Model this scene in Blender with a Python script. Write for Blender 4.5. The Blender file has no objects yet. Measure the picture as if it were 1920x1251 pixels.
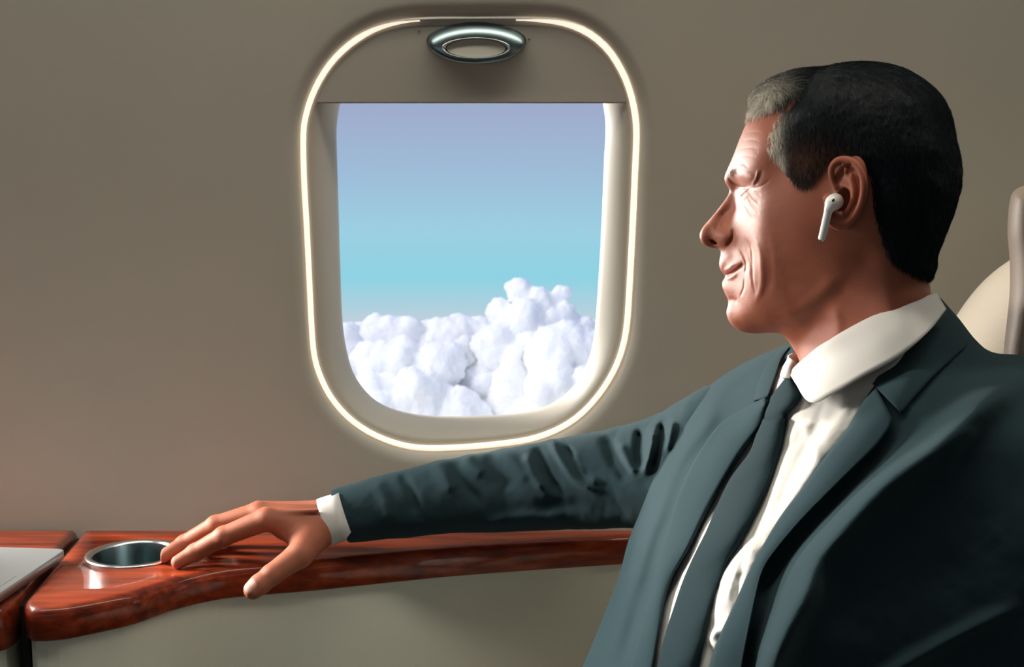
import bpy, bmesh, math, random
import numpy as np
from mathutils import Vector, Matrix, noise
from mathutils.geometry import delaunay_2d_cdt

random.seed(7)
RNG = np.random.default_rng(11)
SC = bpy.context.scene
COL = SC.collection
SC.view_settings.view_transform = 'Standard'
SC.view_settings.look = 'None'
SC.view_settings.gamma = 1.0
SC.view_settings.exposure = 0.0
SC.view_settings.use_curve_mapping = False
SC.cycles.max_bounces = 8

# ------------------------------------------------------------------ camera
FPX = 2400.0
PITCH = math.radians(7.3)
CAM = np.array([0.0, 0.0, 1.15])
cd = bpy.data.cameras.new('camera')
cam = bpy.data.objects.new('camera', cd)
COL.objects.link(cam)
cam.location = CAM
cam.rotation_euler = (math.pi / 2 - PITCH, 0, 0)
cd.sensor_width = 36.0
cd.lens = FPX / 1920 * 36.0
cd.clip_start = 0.02
cd.clip_end = 5000
cd.dof.use_dof = True
cd.dof.focus_distance = 1.08
cd.dof.aperture_fstop = 22.0
SC.camera = cam
cP, sP = math.cos(PITCH), math.sin(PITCH)

def ray(px, py):
    a = (np.asarray(px, float) - 960) / FPX
    b = (625.5 - np.asarray(py, float)) / FPX
    return np.stack([a + 0 * b, cP + b * sP + 0 * a, -sP + b * cP + 0 * a], -1)

def P(px, py, d):
    """point on the sight line of photo pixel (px, py) at distance d in world y"""
    r = ray(px, py)
    return CAM + r * (np.asarray(d, float) / r[..., 1])[..., None]

def PZ(px, py, z):
    r = ray(px, py)
    return CAM + r * ((z - CAM[2]) / r[..., 2])[..., None]

# ------------------------------------------------------------------ mesh helpers
def link(name, me, mat=None, parent=None, smooth=True, loc=None):
    o = bpy.data.objects.new(name, me)
    COL.objects.link(o)
    if mat is not None and not me.materials:
        me.materials.append(mat)
    if smooth and len(me.polygons):
        me.polygons.foreach_set('use_smooth', [True] * len(me.polygons))
    if loc is not None:
        o.location = loc
        me.transform(Matrix.Translation(-Vector(loc)))
    if parent is not None:
        o.parent = parent
        o.matrix_parent_inverse = Matrix.Translation(-parent.location)
    me.update()
    return o

def mesh_np(name, V, F):
    """V (n,3), F (m,3|4) arrays -> mesh"""
    V = np.asarray(V, np.float32); F = np.asarray(F, np.int32)
    me = bpy.data.meshes.new(name)
    k = F.shape[1]
    me.vertices.add(len(V)); me.vertices.foreach_set('co', V.ravel())
    me.loops.add(F.size); me.loops.foreach_set('vertex_index', F.ravel())
    me.polygons.add(len(F))
    me.polygons.foreach_set('loop_start', np.arange(0, F.size, k, dtype=np.int32))
    me.update(calc_edges=True)
    me.validate()
    return me

def tag(o, label, cat, group=None, kind=None):
    o['label'] = label
    o['category'] = cat
    if group: o['group'] = group
    if kind: o['kind'] = kind
    return o

def structure(o):
    o['kind'] = 'structure'
    return o

def empty(name, loc):
    o = bpy.data.objects.new(name, None)
    COL.objects.link(o)
    o.location = loc
    o.empty_display_size = 0.02
    return o

def surface_nets(F):
    """F (nx,ny,nz) negative inside -> verts in index coordinates, quads"""
    F = np.asarray(F, np.float32)
    s = F < 0
    nx, ny, nz = F.shape
    c = np.zeros((nx - 1, ny - 1, nz - 1), np.uint8)
    offs = [(i, j, k) for i in (0, 1) for j in (0, 1) for k in (0, 1)]
    for (i, j, k) in offs:
        c += s[i:nx - 1 + i, j:ny - 1 + j, k:nz - 1 + k]
    I = np.argwhere((c > 0) & (c < 8))
    idx = np.full(c.shape, -1, np.int32)
    idx[I[:, 0], I[:, 1], I[:, 2]] = np.arange(len(I))
    vals = {o: F[I[:, 0] + o[0], I[:, 1] + o[1], I[:, 2] + o[2]] for o in offs}
    acc = np.zeros((len(I), 3), np.float64); cnt = np.zeros(len(I))
    for ax in range(3):
        for o in offs:
            if o[ax]: continue
            o2 = list(o); o2[ax] = 1; o2 = tuple(o2)
            a, b = vals[o], vals[o2]
            m = (a < 0) != (b < 0)
            t = a[m] / (a[m] - b[m])
            pnt = np.tile(np.array(o, float), (m.sum(), 1)); pnt[:, ax] = t
            acc[m] += pnt; cnt[m] += 1
    V = I + acc / cnt[:, None]
    Q = []
    for ax in range(3):
        a = [slice(1, -1)] * 3; b = [slice(1, -1)] * 3
        a[ax] = slice(0, -1); b[ax] = slice(1, None)
        sa, sb = s[tuple(a)], s[tuple(b)]
        E = np.argwhere(sa != sb)
        if not len(E): continue
        flip = sa[E[:, 0], E[:, 1], E[:, 2]]
        base = E.copy()
        u, w = (ax + 1) % 3, (ax + 2) % 3
        base[:, u] += 1; base[:, w] += 1
        def cell(du, dw):
            q = base.copy(); q[:, u] += du; q[:, w] += dw
            return idx[q[:, 0], q[:, 1], q[:, 2]]
        q = np.stack([cell(-1, -1), cell(0, -1), cell(0, 0), cell(-1, 0)], 1)
        q[~flip] = q[~flip][:, ::-1]
        Q.append(q)
    Q = np.concatenate(Q)
    Q = Q[(Q >= 0).all(1)]
    return V, Q

def tps(pts, vals, smooth=0.0):
    pts = np.asarray(pts, float); vals = np.asarray(vals, float)
    n = len(pts)
    def U(r2): return 0.5 * r2 * np.log(r2 + 1e-9)
    d2 = ((pts[:, None] - pts[None]) ** 2).sum(-1)
    A = np.zeros((n + 3, n + 3))
    A[:n, :n] = U(d2) + smooth * np.eye(n)
    A[:n, n] = 1; A[:n, n + 1:] = pts
    A[n, :n] = 1; A[n + 1:, :n] = pts.T
    b = np.zeros(n + 3); b[:n] = vals
    w = np.linalg.lstsq(A, b, rcond=None)[0]
    def f(x, y):
        x = np.asarray(x, float); y = np.asarray(y, float)
        r = w[n] + w[n + 1] * x + w[n + 2] * y
        for (p, q), c in zip(pts, w[:n]):
            r = r + c * U((x - p) ** 2 + (y - q) ** 2)
        return r
    return f

def seg_dist(x, y, poly, closed=False):
    """distance to a polyline and the arc parameter 0..1"""
    poly = np.asarray(poly, float)
    if closed: poly = np.vstack([poly, poly[:1]])
    L = np.concatenate([[0], np.cumsum(np.hypot(*np.diff(poly, axis=0).T))])
    best = np.full(np.shape(x), 1e9); par = np.zeros(np.shape(x))
    for i in range(len(poly) - 1):
        a, b = poly[i], poly[i + 1]; ab = b - a; n2 = (ab ** 2).sum() + 1e-12
        t = np.clip(((x - a[0]) * ab[0] + (y - a[1]) * ab[1]) / n2, 0, 1)
        d = np.hypot(x - a[0] - t * ab[0], y - a[1] - t * ab[1])
        m = d < best
        best = np.where(m, d, best); par = np.where(m, (L[i] + t * (L[i + 1] - L[i])) / L[-1], par)
    return best, par

def in_poly(x, y, poly):
    ins = np.zeros(np.shape(x), bool)
    n = len(poly)
    for i in range(n):
        x0, y0 = poly[i]; x1, y1 = poly[(i + 1) % n]
        if y0 == y1: continue
        c = ((y0 > y) != (y1 > y)) & (x < (x1 - x0) * (y - y0) / (y1 - y0) + x0)
        ins ^= c
    return ins

def spline(pts, n, closed=False):
    """Catmull-Rom resample (centripetal-ish) to n points, any dimension"""
    pts = np.asarray(pts, float)
    m = len(pts)
    out = []
    segs = m if closed else m - 1
    L = []
    for i in range(segs):
        L.append(np.linalg.norm(pts[(i + 1) % m] - pts[i]))
    L = np.concatenate([[0], np.cumsum(L)])
    for s in np.linspace(0, L[-1], n, endpoint=not closed):
        i = min(np.searchsorted(L, s, side='right') - 1, segs - 1)
        t = (s - L[i]) / max(L[i + 1] - L[i], 1e-9)
        if closed:
            p0, p1, p2, p3 = pts[(i - 1) % m], pts[i % m], pts[(i + 1) % m], pts[(i + 2) % m]
        else:
            p1, p2 = pts[i], pts[i + 1]
            p0 = pts[i - 1] if i > 0 else 2 * p1 - p2
            p3 = pts[i + 2] if i + 2 < m else 2 * p2 - p1
        out.append(0.5 * ((2 * p1) + (-p0 + p2) * t + (2 * p0 - 5 * p1 + 4 * p2 - p3) * t * t + (-p0 + 3 * p1 - 3 * p2 + p3) * t ** 3))
    return np.array(out)

def smin(a, b, k):
    h = np.clip(0.5 + 0.5 * (b - a) / k, 0, 1)
    return b * (1 - h) + a * h - k * h * (1 - h)

def smax(a, b, k): return -smin(-a, -b, k)

def cone(X, a, b, ra, rb):
    """distance to a tapered capsule; X (...,3)"""
    a = np.asarray(a, float); b = np.asarray(b, float)
    ab = b - a; n2 = float((ab ** 2).sum())
    t = np.clip(((X - a) @ ab) / n2, 0, 1)
    d = np.sqrt(((X - a - t[..., None] * ab) ** 2).sum(-1))
    return d - (ra + (rb - ra) * t)

def fbm(x, y, seed=0, octaves=4):
    """cheap smooth value noise, 2-D arrays"""
    r = np.zeros(np.shape(x)); amp = 1.0; tot = 0
    for o in range(octaves):
        rs = np.random.default_rng(seed * 31 + o)
        tab = rs.random((64, 64)) * 2 - 1
        xi = np.floor(x).astype(int); yi = np.floor(y).astype(int)
        fx = x - xi; fy = y - yi
        fx = fx * fx * (3 - 2 * fx); fy = fy * fy * (3 - 2 * fy)
        g = lambda i, j: tab[i % 64, j % 64]
        v = (g(xi, yi) * (1 - fx) + g(xi + 1, yi) * fx) * (1 - fy) + (g(xi, yi + 1) * (1 - fx) + g(xi + 1, yi + 1) * fx) * fy
        r = r + v * amp; tot += amp; amp *= 0.5; x = x * 2.03; y = y * 2.03
    return r / tot

def tube(path, rad, n=10, caps=True):
    """swept tube along 3-D path (list) -> V, F(quads as list)"""
    path = np.asarray(path, float); m = len(path)
    rad = np.broadcast_to(np.asarray(rad, float), (m,))
    T = np.gradient(path, axis=0); T /= np.linalg.norm(T, axis=1)[:, None]
    up = np.array([0, 0, 1.0]) if abs(T[0][2]) < .9 else np.array([1.0, 0, 0])
    V = []; 
    N = np.cross(T[0], up); N /= np.linalg.norm(N)
    for i in range(m):
        N = N - T[i] * (N @ T[i]); N /= np.linalg.norm(N)
        B = np.cross(T[i], N)
        for k in range(n):
            a = 2 * math.pi * k / n
            V.append(path[i] + rad[i] * (math.cos(a) * N + math.sin(a) * B))
    F = []
    for i in range(m - 1):
        for k in range(n):
            F.append((i * n + k, i * n + (k + 1) % n, (i + 1) * n + (k + 1) % n, (i + 1) * n + k))
    if caps:
        F.append(tuple(range(n))[::-1]); F.append(tuple((m - 1) * n + k for k in range(n)))
    return [tuple(v) for v in V], F

def pydata(name, V, F):
    me = bpy.data.meshes.new(name)
    me.from_pydata([tuple(map(float, v)) for v in V], [], [tuple(int(i) for i in f) for f in F])
    me.update()
    return me

def loft(rows, closed_u=False, closed_v=False):
    """rows: (m,n,3) -> V,F"""
    R = np.asarray(rows, float); m, n, _ = R.shape
    F = []
    for i in range(m if closed_u else m - 1):
        for k in range(n if closed_v else n - 1):
            F.append((i * n + k, i * n + (k + 1) % n, ((i + 1) % m) * n + (k + 1) % n, ((i + 1) % m) * n + k))
    return R.reshape(-1, 3), F

def set_color(me, name, rgb):
    """per-vertex pigment attribute"""
    a = me.color_attributes.new(name, 'FLOAT_COLOR', 'POINT')
    c = np.ones((len(me.vertices), 4), np.float32); c[:, :3] = rgb
    a.data.foreach_set('color', c.ravel())

# ------------------------------------------------------------------ materials
def srgb(r, g, b):
    f = lambda c: (c / 255 / 12.92) if c / 255 <= 0.04045 else ((c / 255 + 0.055) / 1.055) ** 2.4
    return (f(r), f(g), f(b), 1.0)

class Mat:
    def __init__(self, name):
        self.m = bpy.data.materials.new(name); self.m.use_nodes = True
        self.nt = self.m.node_tree; self.N = self.nt.nodes; self.L = self.nt.links
        self.b = self.N['Principled BSDF']
    def node(self, t, **kw):
        n = self.N.new(t)
        for k, v in kw.items():
            if k in n.inputs: n.inputs[k].default_value = v
            else: setattr(n, k, v)
        return n
    def set(self, **kw):
        for k, v in kw.items():
            self.b.inputs[k.replace('_', ' ')].default_value = v
        return self
    def link(self, a, b): self.L.new(a, b)
    def coords(self, scale=(1, 1, 1), rot=(0, 0, 0)):
        tc = self.node('ShaderNodeTexCoord'); mp = self.node('ShaderNodeMapping')
        mp.inputs['Scale'].default_value = scale; mp.inputs['Rotation'].default_value = rot
        self.link(tc.outputs['Object'], mp.inputs['Vector'])
        return mp.outputs['Vector']
    def noise(self, vec, scale, detail=3, rough=.5):
        n = self.node('ShaderNodeTexNoise'); n.inputs['Scale'].default_value = scale
        n.inputs['Detail'].default_value = detail; n.inputs['Roughness'].default_value = rough
        self.link(vec, n.inputs['Vector']); return n.outputs['Fac']
    def bump(self, h, strength=.2, dist=.001):
        b = self.node('ShaderNodeBump'); b.inputs['Strength'].default_value = strength
        b.inputs['Distance'].default_value = dist
        self.link(h, b.inputs['Height']); self.link(b.outputs['Normal'], self.b.inputs['Normal'])
        return b
    def ramp(self, fac, stops):
        r = self.node('ShaderNodeValToRGB'); e = r.color_ramp.elements
        while len(e) < len(stops): e.new(0.5)
        for i, (p, c) in enumerate(stops): e[i].position = p; e[i].color = c
        self.link(fac, r.inputs['Fac']); return r.outputs['Color']
    def attr(self, name):
        a = self.node('ShaderNodeAttribute'); a.attribute_name = name; return a.outputs['Color']

# ------------------------------------------------------------------ room
WALLY = 1.50
LZ = CAM[2] - 0.429           # top of the side ledge
WR = 1.55
def wall_y(z):
    t = np.maximum(np.asarray(z, float) - (LZ + .05), 0)
    return WALLY - t * t / (2 * WR)

def to_wall(px, py, off=0.0):
    """sight line of a photo pixel met with the curved wall (off = behind it)"""
    r = ray(px, py); d = np.full(np.shape(r)[:-1], 1.45)
    for _ in range(12):
        z = CAM[2] + r[..., 2] * d / r[..., 1]
        d = wall_y(z) + off
    return CAM + r * (d / r[..., 1])[..., None]

# materials
m = Mat('cabin_wall_panel'); v = m.coords()
c = m.ramp(m.noise(v, 3.0, 2), [(0.3, (0.372, .354, .298, 1)), (0.7, (0.395, .372, .312, 1))])
m.link(c, m.b.inputs['Base Color']); m.set(Roughness=.62, Specular_IOR_Level=.25)
m.bump(m.noise(v, 900, 2), .12, .0005)
M_WALL = m.m
m = Mat('cream_plastic'); m.set(Base_Color=(.42, .39, .32, 1), Roughness=.45, Specular_IOR_Level=.35); M_PLASTIC = m.m
m = Mat('window_shade_plastic'); v = m.coords(); m.set(Base_Color=(.36, .34, .29, 1), Roughness=.5, Specular_IOR_Level=.3)
m.bump(m.noise(v, 1200, 2), .1, .0004); M_SHADE = m.m
m = Mat('lower_panel_leather'); v = m.coords(); m.set(Base_Color=(.66, .68, .57, 1), Roughness=.6, Specular_IOR_Level=.3)
m.bump(m.noise(v, 700, 3), .15, .0006); M_LOWER = m.m
m = Mat('mahogany_veneer'); v = m.coords((1.6, 16, 16), (0, 0, .03))
n1 = m.noise(v, 5, 6, .6)
c = m.ramp(n1, [(0.28, (.06, .007, .003, 1)), (0.48, (.20, .026, .008, 1)), (0.7, (.34, .055, .014, 1))])
m.link(c, m.b.inputs['Base Color'])
m.set(Roughness=.4, Specular_IOR_Level=.15, Coat_Weight=.75, Coat_Roughness=.03, Coat_IOR=1.36); M_WOOD = m.m
m = Mat('brushed_steel'); m.set(Base_Color=(.62, .63, .62, 1), Metallic=1.0, Roughness=.22); M_STEEL = m.m
m = Mat('dark_steel'); m.set(Base_Color=(.16, .21, .22, 1), Metallic=1.0, Roughness=.28); M_DSTEEL = m.m
m = Mat('dark_gap'); m.set(Base_Color=(.006, .009, .01, 1), Roughness=.8); M_GAP = m.m
m = Mat('emissive_window_rim'); m.set(Base_Color=(.9, .8, .65, 1), Roughness=.5, Emission_Color=(1.0, .83, .68, 1), Emission_Strength=.95); M_RIM = m.m  # daylight on the rim put into emission; the rim is no lamp
m = Mat('window_pane')
gl = m.node('ShaderNodeBsdfTransparent'); gs = m.node('ShaderNodeBsdfGlossy'); gs.inputs['Roughness'].default_value = .02
mx = m.node('ShaderNodeMixShader'); mx.inputs[0].default_value = .03
m.link(gl.outputs[0], mx.inputs[1]); m.link(gs.outputs[0], mx.inputs[2]); m.link(mx.outputs[0], m.N['Material Output'].inputs['Surface'])
M_PANE = m.m
m = Mat('aluminium_laptop'); m.set(Base_Color=(.42, .46, .47, 1), Metallic=.75, Roughness=.36); M_ALU = m.m
m = Mat('cabin_carpet'); v = m.coords(); c = m.ramp(m.noise(v, 300, 3), [(.3, (.10, .085, .065, 1)), (.7, (.16, .135, .10, 1))])
m.link(c, m.b.inputs['Base Color']); m.set(Roughness=.95); M_CARPET = m.m
m = Mat('ceiling_panel'); m.set(Base_Color=(.5, .48, .43, 1), Roughness=.7); M_CEIL = m.m

RIM_PX = [(567,250),(572,215),(583,180),(600,145),(625,110),(660,78),(700,55),(745,42),(800,37),(880,36),(960,36),(1020,38),(1065,45),(1105,62),(1140,92),(1165,130),(1180,165),(1190,205),(1194,250),(1191,330),(1187,420),(1182,520),(1176,610),(1166,660),(1150,700),(1125,740),(1090,778),(1050,805),(1000,824),(940,834),(860,841),(790,842),(740,833),(690,812),(650,783),(620,748),(600,710),(588,670),(583,620),(578,520),(573,420),(568,330)]
OPEN_PX = [(627,240),(632,200),(642,165),(662,135),(690,110),(740,90),(800,80),(880,76),(960,80),(1030,90),(1075,108),(1105,135),(1125,165),(1134,200),(1138,240),(1135,300),(1131,400),(1126,500),(1119,600),(1113,650),(1101,690),(1080,725),(1050,753),(1010,773),(960,782),(900,785),(830,786),(770,781),(720,767),(686,743),(660,706),(646,660),(638,600),(634,500),(631,400),(628,300)]
NW = 144
_rim = to_wall(*np.array(RIM_PX, float).T, .004)
_opn = to_wall(*np.array(OPEN_PX, float).T, .035)
def norm_outline(pts):
    """resample a 3-D outline by angle about its centre in x,z -> (NW,2) x,z"""
    s = spline(pts[:, [0, 2]], 1200, True)
    c = np.array([.5 * (_rim[:, 0].min() + _rim[:, 0].max()), .5 * (_rim[:, 2].min() + _rim[:, 2].max())])
    a = np.unwrap(np.arctan2(s[:, 1] - c[1], s[:, 0] - c[0]))
    if a[-1] < a[0]: s = s[::-1]; a = a[::-1]
    # spread samples evenly along the length of the rim
    return s, c
s_rim, WC = norm_outline(_rim)
s_opn, _ = norm_outline(_opn)
def start_at(s, c):
    a = np.arctan2(s[:, 1] - c[1], s[:, 0] - c[0]); k = np.argmin(abs(a)); return np.roll(s, -k, 0)
def resample(s, n):
    return spline(s, n, True)
s_rim = start_at(s_rim, WC); s_opn = start_at(s_opn, WC)
rimL = resample(s_rim, NW)
# match opening samples by angle
def by_angle(s, ref, c):
    a = np.unwrap(np.arctan2(s[:, 1] - c[1], s[:, 0] - c[0])); b = np.unwrap(np.arctan2(ref[:, 1] - c[1], ref[:, 0] - c[0]))
    a2 = np.concatenate([a - 2 * math.pi, a, a + 2 * math.pi]); s2 = np.vstack([s, s, s])
    o = np.argsort(a2); a2 = a2[o]; s2 = s2[o]
    return np.stack([np.interp(b, a2, s2[:, 0]), np.interp(b, a2, s2[:, 1])], 1)
opnL = by_angle(s_opn, rimL, WC)
def normals2(c):
    t = np.roll(c, -1, 0) - np.roll(c, 1, 0); n = np.stack([t[:, 1], -t[:, 0]], 1); n /= np.linalg.norm(n, axis=1)[:, None]
    if ((c + n * .001 - WC) ** 2).sum() < ((c - WC) ** 2).sum(): n = -n
    return n
rimN = normals2(rimL)
def ring(c2, dy):
    return np.stack([c2[:, 0], wall_y(c2[:, 1]) + dy, c2[:, 1]], 1)

WINX = [0.0, -0.98, 0.98]
OUTR = rimL + rimN * .020          # where the flat wall begins to roll inwards
# wall_left : the wall of windows, built with real openings
def build_wall():
    x0, x1, z0, z1 = -2.2, 2.2, 0.0, 2.0
    pts = [(x0, z0), (x1, z0), (x1, z1), (x0, z1)]; edges = [(0, 1), (1, 2), (2, 3), (3, 0)]
    loops = []
    for dx in WINX:
        b = len(pts); pts += [(float(p[0] + dx), float(p[1])) for p in OUTR]
        edges += [(b + i, b + (i + 1) % NW) for i in range(NW)]
        loops.append(OUTR + [dx, 0])
    for gx in np.arange(x0 + .04, x1, .04):
        for gz in np.arange(z0 + .04, z1, .04):
            ok = True
            for lp in loops:
                if abs(gx - lp[:, 0].mean()) < .3 and (in_poly(np.array([gx]), np.array([gz]), lp)[0] or seg_dist(np.array([gx]), np.array([gz]), lp, True)[0][0] < .012): ok = False
            if ok: pts.append((float(gx), float(gz)))
    r = delaunay_2d_cdt([Vector(p) for p in pts], edges, [], 0, 1e-6)
    V2 = np.array([tuple(p) for p in r[0]]); F = []
    cen = np.array([V2[list(f)].mean(0) for f in r[2]])
    keep = np.ones(len(cen), bool)
    for lp in loops: keep &= ~in_poly(cen[:, 0], cen[:, 1], lp)
    F = [tuple(f) for f, k in zip(r[2], keep) if k]
    V = np.stack([V2[:, 0], wall_y(V2[:, 1]), V2[:, 1]], 1)
    V = [tuple(p) for p in V]
    # orient towards the cabin
    out = []
    for f in F:
        a, b, c = (Vector(V[f[0]]), Vector(V[f[1]]), Vector(V[f[2]]))
        out.append(f if (b - a).cross(c - a).y < 0 else f[::-1])
    # rolled edge round each opening
    for dx in WINX:
        rows = []
        for t in np.linspace(0, 1, 9):
            a = t * math.pi / 2
            c2 = OUTR - rimN * .016 * math.sin(a)
            rows.append(ring(c2, .014 * (1 - math.cos(a))) + [dx, 0, 0])
        rows.append(ring(OUTR - rimN * .016, .05) + [dx, 0, 0])
        VV, FF = loft(np.array(rows), closed_v=True); b = len(V)
        V += [tuple(p) for p in VV]
        out += [tuple(b + i for i in f) for f in FF]
    me = pydata('wall_left', V, out)
    bm = bmesh.new(); bm.from_mesh(me); bmesh.ops.remove_doubles(bm, verts=bm.verts, dist=1e-5)
    bmesh.ops.recalc_face_normals(bm, faces=bm.faces); bm.to_mesh(me); bm.free()
    return structure(link('wall_left', me, M_WALL))
build_wall()

def window_unit(k, dx, shade_full=False):
    win = structure(empty('window_%d' % (k + 1), (WC[0] + dx, WALLY, WC[1])))
    off = np.array([dx, 0, 0])
    # bezel (reveal) between the rim and the pane
    rows = [ring(rimL - rimN * -.002, .016), ring(rimL - rimN * .004, .013), ring(rimL - rimN * .008, .0135)]
    ins = rimL - rimN * .008
    for t, dy in ((.15, .0155), (.35, .020), (.6, .028), (.85, .037), (.97, .043), (1.0, .047), (1.0, .054)):
        rows.append(ring(ins * (1 - t) + opnL * t, dy))
    V, F = loft(np.array(rows) + off, closed_v=True)
    structure(link('window_bezel', pydata('window_bezel', V, F), M_PLASTIC, win))
    # thin rim, leaking daylight put in as emission, open at the top centre behind the shade handle
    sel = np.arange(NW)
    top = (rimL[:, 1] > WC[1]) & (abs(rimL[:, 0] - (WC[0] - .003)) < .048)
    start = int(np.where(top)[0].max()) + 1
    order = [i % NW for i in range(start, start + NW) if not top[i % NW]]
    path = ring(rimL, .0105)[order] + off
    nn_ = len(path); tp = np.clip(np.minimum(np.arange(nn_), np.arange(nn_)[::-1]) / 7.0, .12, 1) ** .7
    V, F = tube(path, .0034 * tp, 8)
    structure(link('rim_glow', pydata('rim_glow', V, F), M_RIM, win))
    # pane
    V, F = [tuple(p) for p in ring(opnL * 1.0, .050) + off], [tuple(range(NW))]
    V2 = [tuple(p) for p in ring(opnL * 1.0, .053) + off]
    me = pydata('pane', V + V2, F + [tuple(range(NW, 2 * NW))[::-1]])
    structure(link('pane', me, M_PANE, win))
    # shade: upper part of the rim outline, down to a straight bottom edge
    zb = to_wall(880, 190, .012)[2] if not shade_full else WC[1] - .2
    c2 = rimL - rimN * .0065
    up = c2[c2[:, 1] > zb]
    cx = up[:, 0].mean()
    th = np.unwrap(np.arctan2(up[:, 1] - zb, up[:, 0] - cx)); up = up[np.argsort(th)]
    n = len(up); nr = 10
    rows = []
    for t in np.linspace(0, 1, nr):
        row = up.copy(); row[:, 1] = zb + (up[:, 1] - zb) * t
        rows.append(np.stack([row[:, 0], wall_y(row[:, 1]) + .011, row[:, 1]], 1))
    rows = np.array(rows); back = rows.copy(); back[..., 1] += .0035
    bead = np.array([rows[0] + [0, .0005, -.0022], rows[0] + [0, .003, -.0022]])
    full = np.concatenate([rows[::-1], bead, back])
    V, F = loft(full + off)
    bm = bmesh.new(); me = pydata('shade', V, F); bm.from_mesh(me); bmesh.ops.recalc_face_normals(bm, faces=bm.faces); bm.to_mesh(me); bm.free()
    sh = structure(link('window_shade', me, M_SHADE, win))
    return win, zb
win1, zb = window_unit(0, WINX[0])
for k in (1, 2): window_unit(k, WINX[k])

# shade handle (oval steel pull with a recessed pad)
hc = to_wall(893, 74, .009)
def handle():
    a, b = .0545, .0225; n = 48
    th = np.linspace(0, 2 * math.pi, n, endpoint=False)
    e = lambda s, t, cz=0: np.stack([hc[0] + s * np.cos(th), 0 * th, hc[2] + cz + t * np.sin(th)], 1)
    rows = []
    ia, ib, iz = .037, .0112, -.0100
    for t in np.linspace(0, 1, 10):
        ang = t * math.pi / 2
        k = 1 - t ** 1.5 if t < 1 else 0
        sa = ia + (a - ia) * math.cos(ang); sb = ib + (b - ib) * math.cos(ang)
        cz = iz * math.sin(ang)
        r = e(sa, sb, cz); r[:, 1] = hc[1] + .003 - .013 * math.sin(ang) ; rows.append(r)
    V, F = loft(np.array(rows), closed_v=True)
    me = pydata('shade_handle', V, F)
    h = structure(link('shade_handle', me, M_DSTEEL, win1))
    rows = []
    for s, dy in ((1.0, -.0105), (.96, -.0112), (.93, -.010), (.9, -.004), (.6, -.0035), (.02, -.0035)):
        r = e(ia * s, ib * s, iz); r[:, 1] = hc[1] + dy + .0005; rows.append(r)
    V, F = loft(np.array(rows), closed_v=True)
    structure(link('handle_recess', pydata('handle_recess', V, F), M_STEEL, win1))
    r = e(ia * .86, ib * .86, iz); r[:, 1] = hc[1] - .0045
    r2 = r.copy(); r2[:, 1] += .003
    V = np.vstack([r, r2]); F = [tuple(range(n)), tuple(range(n, 2 * n))[::-1]] + [(i, (i + 1) % n, n + (i + 1) % n, n + i) for i in range(n)]
    structure(link('handle_pad', pydata('handle_pad', V, F), M_SHADE, win1, smooth=False))
handle()
for (sx, sy) in ((785, 58), (992, 73)):
    p = to_wall(sx, sy, .0095); V, F = tube([p, p + [0, .002, 0]], .0010, 8)
    structure(link('shade_screw', pydata('shade_screw', V, F), M_DSTEEL, win1))

# lower wall below the ledge line is covered by the side panel; rest of the cabin shell
def box(name, x0, x1, y0, y1, z0, z1, mat, parent=None, bev=0):
    bm = bmesh.new(); bmesh.ops.create_cube(bm, size=1)
    for v in bm.verts: v.co = Vector(((x0 + x1) / 2 + v.co.x * (x1 - x0), (y0 + y1) / 2 + v.co.y * (y1 - y0), (z0 + z1) / 2 + v.co.z * (z1 - z0)))
    if bev: bmesh.ops.bevel(bm, geom=bm.edges[:], offset=bev, segments=3, profile=.5, affect='EDGES')
    me = bpy.data.meshes.new(name); bm.to_mesh(me); bm.free()
    return link(name, me, mat, parent, smooth=bool(bev))
structure(box('floor', -2.2, 2.2, -.75, 1.52, -.04, 0, M_CARPET))
cy = float(wall_y(2.0))
structure(box('ceiling', -2.2, 2.2, -.75, cy + .03, 2.0, 2.04, M_CEIL))
structure(box('wall_front', -2.26, -2.2, -.75, 1.52, 0, 2.04, M_CEIL))
structure(box('wall_back', 2.2, 2.26, -.75, 1.52, 0, 2.04, M_CEIL))
# opposite wall with its own window openings
def opp_wall():
    y0, y1 = -.75, -.72
    xs = [-1.9, -.98, -.05, .88, 1.75]
    strips = [('wall_right', -2.2, 2.2, 0, 1.02), ('wall_right', -2.2, 2.2, 1.44, 2.0)]
    bm = bmesh.new()
    def bx(a, b, c, d):
        r = bmesh.ops.create_cube(bm, size=1)
        for v in r['verts']: v.co = Vector(((a + b) / 2 + v.co.x * (b - a), (y0 + y1) / 2 + v.co.y * (y1 - y0), (c + d) / 2 + v.co.z * (d - c)))
    bx(-2.2, 2.2, 0, 1.02); bx(-2.2, 2.2, 1.44, 2.0)
    e = -2.2
    for x in xs:
        bx(e, x - .15, 1.02, 1.44); e = x + .15
    bx(e, 2.2, 1.02, 1.44)
    me = bpy.data.meshes.new('wall_right'); bm.to_mesh(me); bm.free()
    structure(link('wall_right', me, M_CEIL, smooth=False))
    for x in xs:
        me = pydata('pane', [(x - .15, -.735, 1.02), (x + .15, -.735, 1.02), (x + .15, -.735, 1.44), (x - .15, -.735, 1.44)], [(0, 1, 2, 3)])
        structure(link('window_%d' % (4 + xs.index(x)), me, M_PANE, smooth=False))
opp_wall()

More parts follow.
